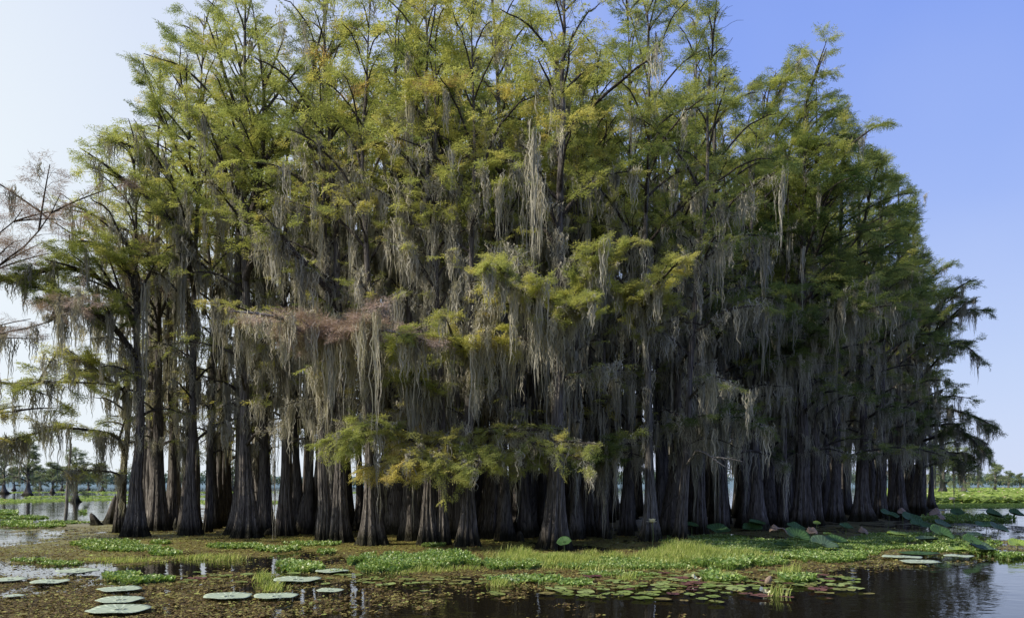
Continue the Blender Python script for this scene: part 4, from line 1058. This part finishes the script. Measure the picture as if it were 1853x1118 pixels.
flat_pad(1662, 1005, 72, 'darker green pad behind the two sunlit pads at the right', PADGREEN)

LOTUS = [ # px, py leaf centre, w, stem height, tilt x (toward camera +), tilt y, mat, fold, label
 (1021, 981, 28, .36, .7, -.3, 'g', .1, 'single small lotus leaf in front of the largest fluted foot'),
 (1252, 951, 26, .38, .35, .3, 'g', .1, 'lotus leaf right beside the leaning trunk'),
 (1300, 960, 44, .30, .45, .1, 'g', .1, 'broad round lotus leaf in front of the stout dark cypress'),
 (1361, 956, 36, .32, .5, -.1, 'g', .1, 'front of two overlapping lotus leaves at the slim pale trunk'),
 (1370, 947, 30, .48, .3, .2, 'g', .1, 'back of two overlapping lotus leaves at the slim pale trunk'),
 (1411, 958, 34, .36, .3, .3, 'd', .5, 'withered grey-brown lotus leaf behind the big tilted one'),
 (1443, 972, 50, .36, .6, .45, 'g', .2, 'big lotus leaf tilted down to the right, brightest of the shaded ones'),
 (1440, 955, 34, .5, .45, .35, 'g', .1, 'lotus leaf behind the big tilted one'),
 (1470, 961, 20, .35, .9, .0, 'd', .6, 'crumpled brown lotus leaf at the wide-footed trunk'),
 (1478, 947, 14, .55, .6, 0, 'y', .2, 'tiny upright light green lotus leaf'),
 (1490, 986, 50, .22, .5, .3, 'b', .15, 'grey-green lotus leaf leaning over the weed, front left of two'),
 (1513, 980, 42, .25, .4, .25, 'g', .15, 'lotus leaf behind and right of the grey-green leaning one'),
 (1415, 987, 30, .15, .2, .1, 'g', .1, 'low pale-edged lotus leaf left of the big tilted one'),
 (1497, 966, 16, .2, .3, 0, 'y', .1, 'small yellowish lotus leaf between larger ones'),
 (1531, 954, 26, .45, .5, .3, 'g', .15, 'mid-size lotus leaf before the dark trunks'),
 (1563, 961, 18, .25, .9, .3, 'd', .6, 'small crumpled dry lotus leaf'),
 (1609, 932, 34, .6, .5, .4, 'g', .1, 'high lotus leaf in front of the dark cypress next to the rightmost'),
 (1627, 968, 44, .28, .12, 0, 'y', .0, 'flat yellow-green lotus leaf standing level on its stem'),
 (1650, 940, 40, .5, .6, .4, 'g', .1, 'lotus leaf against the foot of the rightmost cypress'),
 (1664, 950, 36, .4, .6, .2, 'g', .1, 'lower lotus leaf at the foot of the rightmost cypress'),
 (1633, 926, 18, .6, .8, 0, 'd', .6, 'small brown curled leaf left of the rightmost trunk'),
 (1703, 966, 44, .40, .7, .45, 'g', .15, 'large lotus leaf tilted to the right over the dark water'),
 (1676, 977, 40, .1, .1, 0, 'b', .1, 'dull lotus leaf lying nearly flat on the weed'),
 (1705, 950, 34, .45, .5, .5, 'b', .1, 'slanting grey-green leaf behind the large tilted one at the right'),
 (1698, 931, 30, .5, .8, .5, 'd', .5, 'reddish withered leaf just right of the rightmost trunk'),
 (1733, 929, 26, .5, .6, -.2, 'g', .2, 'ragged lotus leaf before the bright rippled water'),
 (1758, 979, 34, .35, .7, .2, 'g', .1, 'round lotus leaf facing the viewer above its fallen neighbour'),
 (1778, 993, 46, .15, .35, .2, 'b', .1, 'grey-green leaf sagging onto the water below the round one'),
 (1733, 996, 36, .12, .15, 0, 'y', .1, 'bright yellow-green lotus leaf close to the sky reflection'),
 (1785, 953, 40, .35, .35, .1, 'g', .1, 'left of two overlapping leaves near the right picture edge'),
 (1807, 957, 36, .30, .6, .5, 'b', .1, 'right of two overlapping leaves near the right picture edge'),
 (1764, 969, 28, .22, .3, 0, 'b', .1, 'small grey-green leaf between larger ones at the right'),
 (1842, 985, 36, .25, .5, 0, 'y', .1, 'light green leaf cut by the right picture edge'),
 (1800, 934, 34, .35, .5, .4, 'g', .3, 'dark leaf silhouetted on the bright rippled water'),
 (1840, 932, 30, .35, .5, .3, 'g', .3, 'dark leaf silhouetted near the right edge on rippled water'),
]
MM = {'g': PADGREEN, 'b': pad_mat('lotus_leaf_grey', (0.06, 0.105, 0.06), (0.09, 0.15, 0.08), .6), 'y': PADYEL, 'd': PADDRY}
for px, py, w, sh, tx, ty, mk, fold, lab in LOTUS:
    # leaf height sh above the water: solve the distance along the view ray
    Y = F * (CAMH - sh) / (py - HZ)
    x = (px - CX) / F * Y; R = w / 2 / F * Y * .98
    root = empty('lotus_leaf', (x, Y, 0)); tag(root, lab, 'lotus leaf')
    g = Geo(); bx, by = rg.normal(size=2) * .05
    s = np.linspace(0, 1, 7)
    path = np.stack([bx * (1 - s) ** 2, by * (1 - s) ** 2, -.1 + (sh + .08) * s], 1)
    tubes(g, path[None], np.full((1, 7), .009), 6); g.build('stem', STEM, root, True)
    o = leaf_disc(rg, R, .16 if mk != 'd' else -.3, .09 if mk != 'd' else .25, fold).build('blade', MM[mk], root, True)
    o.location = (0, 0, sh); o.rotation_euler = (tx * .7, ty * .6, 0)
    md = o.modifiers.new('thick', 'SOLIDIFY'); md.thickness = .004

# yellow lotus flower on its stalk
Y = 22.6; p = P(1180, 946, Y)
root = empty('lotus_flower', (p[0], Y, 0)); tag(root, 'pale yellow open lotus flower on a tall stalk before the smooth trunk', 'flower')
g = Geo(); s = np.linspace(0, 1, 8); tubes(g, np.stack([.03 * np.sin(s * 3), 0 * s, s * p[2]], 1)[None], np.full((1, 8), .008), 6); g.build('stalk', STEM, root, True)
for k in range(11):
    g = Geo(); a = k * 2 * PI / 11 * (1 if k % 2 else 1.02); el = .45 if k % 2 else 1.0
    u = np.linspace(0, 1, 6); wd = .07 * np.sin(u * PI * .93 + .1) ** .8
    d = unit(a, el); sd = np.array([-math.sin(a), math.cos(a), 0])
    c = d[None] * (u * .19)[:, None]; c[:, 2] -= .04 * u ** 2
    V = np.stack([c - sd * wd[:, None] + [0, 0, .008], c, c + sd * wd[:, None] + [0, 0, .008]], 1)
    idx = np.arange(18).reshape(6, 3)
    q = [(idx[i, j], idx[i, j + 1], idx[i + 1, j + 1], idx[i + 1, j]) for i in range(5) for j in range(2)]
    g.add(V, quads=q); o = g.build('petal', PETAL, root, True); o.location = (0.004, 0, p[2])
g = Geo(); s = np.linspace(0, 1, 5); tubes(g, np.stack([0 * s, 0 * s, s * .05], 1)[None], np.array([[.01, .025, .032, .03, .001]]), 10)
o = g.build('seed_pod', PADYEL, root, True); o.location = (.004, 0, p[2])

# small lily pads, individually
protos = []
for k in range(10):
    g = leaf_disc(rg, 1.0, .01, .05, notch=True, rings=3, seg=18)
    g.a = [np.full(len(g.v[0]), [.05, .2, .35, .5, .6, .7, .8, .55, .9, .45][k], np.float32)]
    protos.append(g)
pm = []
n = 0; spots = []
tr = 0
while n < 270 and tr < 30000:
    tr += 1
    z = rnd.random()
    if z < .72: px, py = rnd.gauss(1240, 150), rnd.gauss(1056, 14)
    elif z < .84: px, py = rnd.uniform(640, 900), rnd.gauss(1052, 5)
    elif z < .92: px, py = rnd.gauss(1480, 50), rnd.gauss(1056, 14)
    else: px, py = rnd.uniform(300, 640), rnd.gauss(1043, 8)
    if py < 1034 or py > 1095 or px > 1575 or px < 250: continue
    p = W(px, py); r = min(.19, max(.06, rnd.gauss(.12, .04)))
    if any((p[0] - a) ** 2 + (p[1] - b) ** 2 < (.75 * (r + c)) ** 2 for a, b, c in spots): continue
    spots.append((p[0], p[1], r)); n += 1
    k = rnd.randrange(10)
    if k < 2 and rnd.random() < .5: k += 4
    while len(pm) <= k: pm.append(None)
    if pm[k] is None:
        o = protos[k].build('lily_pad', PAD, None, True); pm[k] = o
    else:
        o = pm[k].copy(); COL.objects.link(o)
    o.location = (p[0], p[1], .03 + .012 * rnd.random()); o.scale = (r, r * rnd.uniform(.85, 1), r); o.rotation_euler = (rnd.gauss(0, .03), rnd.gauss(0, .03), rnd.uniform(0, 6.28))
    kind = 'small purple-brown lily pad floating among the green ones in front of the grass' if k < 2 else ('small olive lily pad floating in front of the grass' if k in (2,) else 'small green lily pad floating in the scatter in front of the grass')
    tag(o, kind, 'lily pad', 'small purple-brown lily pads' if k < 2 else ('small olive lily pads' if k == 2 else 'small green lily pads'))

# curled brown leaf standing up among the pads
g = Geo(); u = np.linspace(0, 1, 10)
p = W(1385, 1058)
path = np.stack([.10 * u, 0 * u, .005 + .16 * u], 1); tubes(g, path[None], (.055 * np.sin(u * PI * .92 + .12) ** .8)[None], 12)
o = g.build('curled_leaf', PADDRY, None, True); o.location = (p[0], p[1], 0); tag(o, 'curled brown leaf standing up among the small lily pads', 'leaf')
for px, py, lab in [(1258, 1052, 'cream scrap of leaf on the pads below the grass'), (1382, 1077, 'pale yellow leaf scrap beside the lone grass tuft')]:
    g = leaf_disc(rg, .09, .2, .5, .4); o = g.build('leaf_scrap', PETAL, None, True); p = W(px, py); o.location = (p[0], p[1], .05); o.rotation_euler = (.4, .2, 1); tag(o, lab, 'leaf')

# knees, stumps, roots
def knee(px, py, w, h, label, mat, seed, lean=(0, 0), name='cypress_knee'):
    r = np.random.default_rng(seed); p = W(px, py); Y = p[1]; R = w / 2 / F * Y; H = h / F * Y
    z = np.linspace(-.2, H, 10); path = np.stack([lean[0] * np.maximum(z, 0), lean[1] * np.maximum(z, 0), z], 1)
    g = trunk_geo(r, path, R * .55, R, H * 1.02, 26, 16, flare=.25, blunt=True)
    o = g.build(name, mat, None, True); o.location = (p[0], Y, 0); tag(o, label, 'stump'); return o
knee(958, 972, 20, 34, 'reddish rotten stump catching sunlight left of the largest fluted foot', REDWOOD, 1, name='rotten_stump')
knee(940, 980, 14, 20, 'short dark cypress knee in front of the reddish stump', BARK, 2)
knee(548, 966, 34, 74, 'mossy broken stump between two trunks in the left half', BARK, 3, (.05, 0), 'broken_stump')
knee(196, 948, 22, 52, 'dark root stump leaning against the leftmost trunks', BARK, 4, (.25, 0), 'root_stump')
knee(176, 950, 18, 22, 'low jagged root sticking out over the water at the far left of the grove', BARK, 5, (-.5, 0), 'root_stump')
knee(462, 972, 14, 34, 'small broken knee right of the bell-shaped base', BARK, 6)
knee(428, 966, 34, 16, 'low root mound left of the bell-shaped base', BARK, 7)
knee(492, 968, 24, 14, 'low dark root mound at the foot of the sunlit trunk', BARK, 8)
knee(318, 958, 10, 22, 'thin pale knee between the left trunks', BARKP, 9)
knee(1100, 975, 12, 16, 'small shaded knee at the slim trunk', BARK, 10)
knee(727, 975, 12, 18, 'small knee in the shade under the low yellow bough', BARK, 12)

# leaning pale stake
g = Geo(); a = P(118, 943, F * CAMH / 67.0); Y = a[1]; top = P(128, 800, Y)
u = np.linspace(0, 1, 9)[:, None]; path = a[None] * (1 - u) + top[None] * u; path[:, 0] += .02 * np.sin(np.linspace(0, 9, 9))
tubes(g, (path - a)[None], np.linspace(.085, .05, 9)[None], 8)
o = g.build('wooden_stake', BONE, None, True); o.location = (a[0], a[1], -.05); tag(o, 'pale weathered stake leaning in the water left of the grove', 'stake')
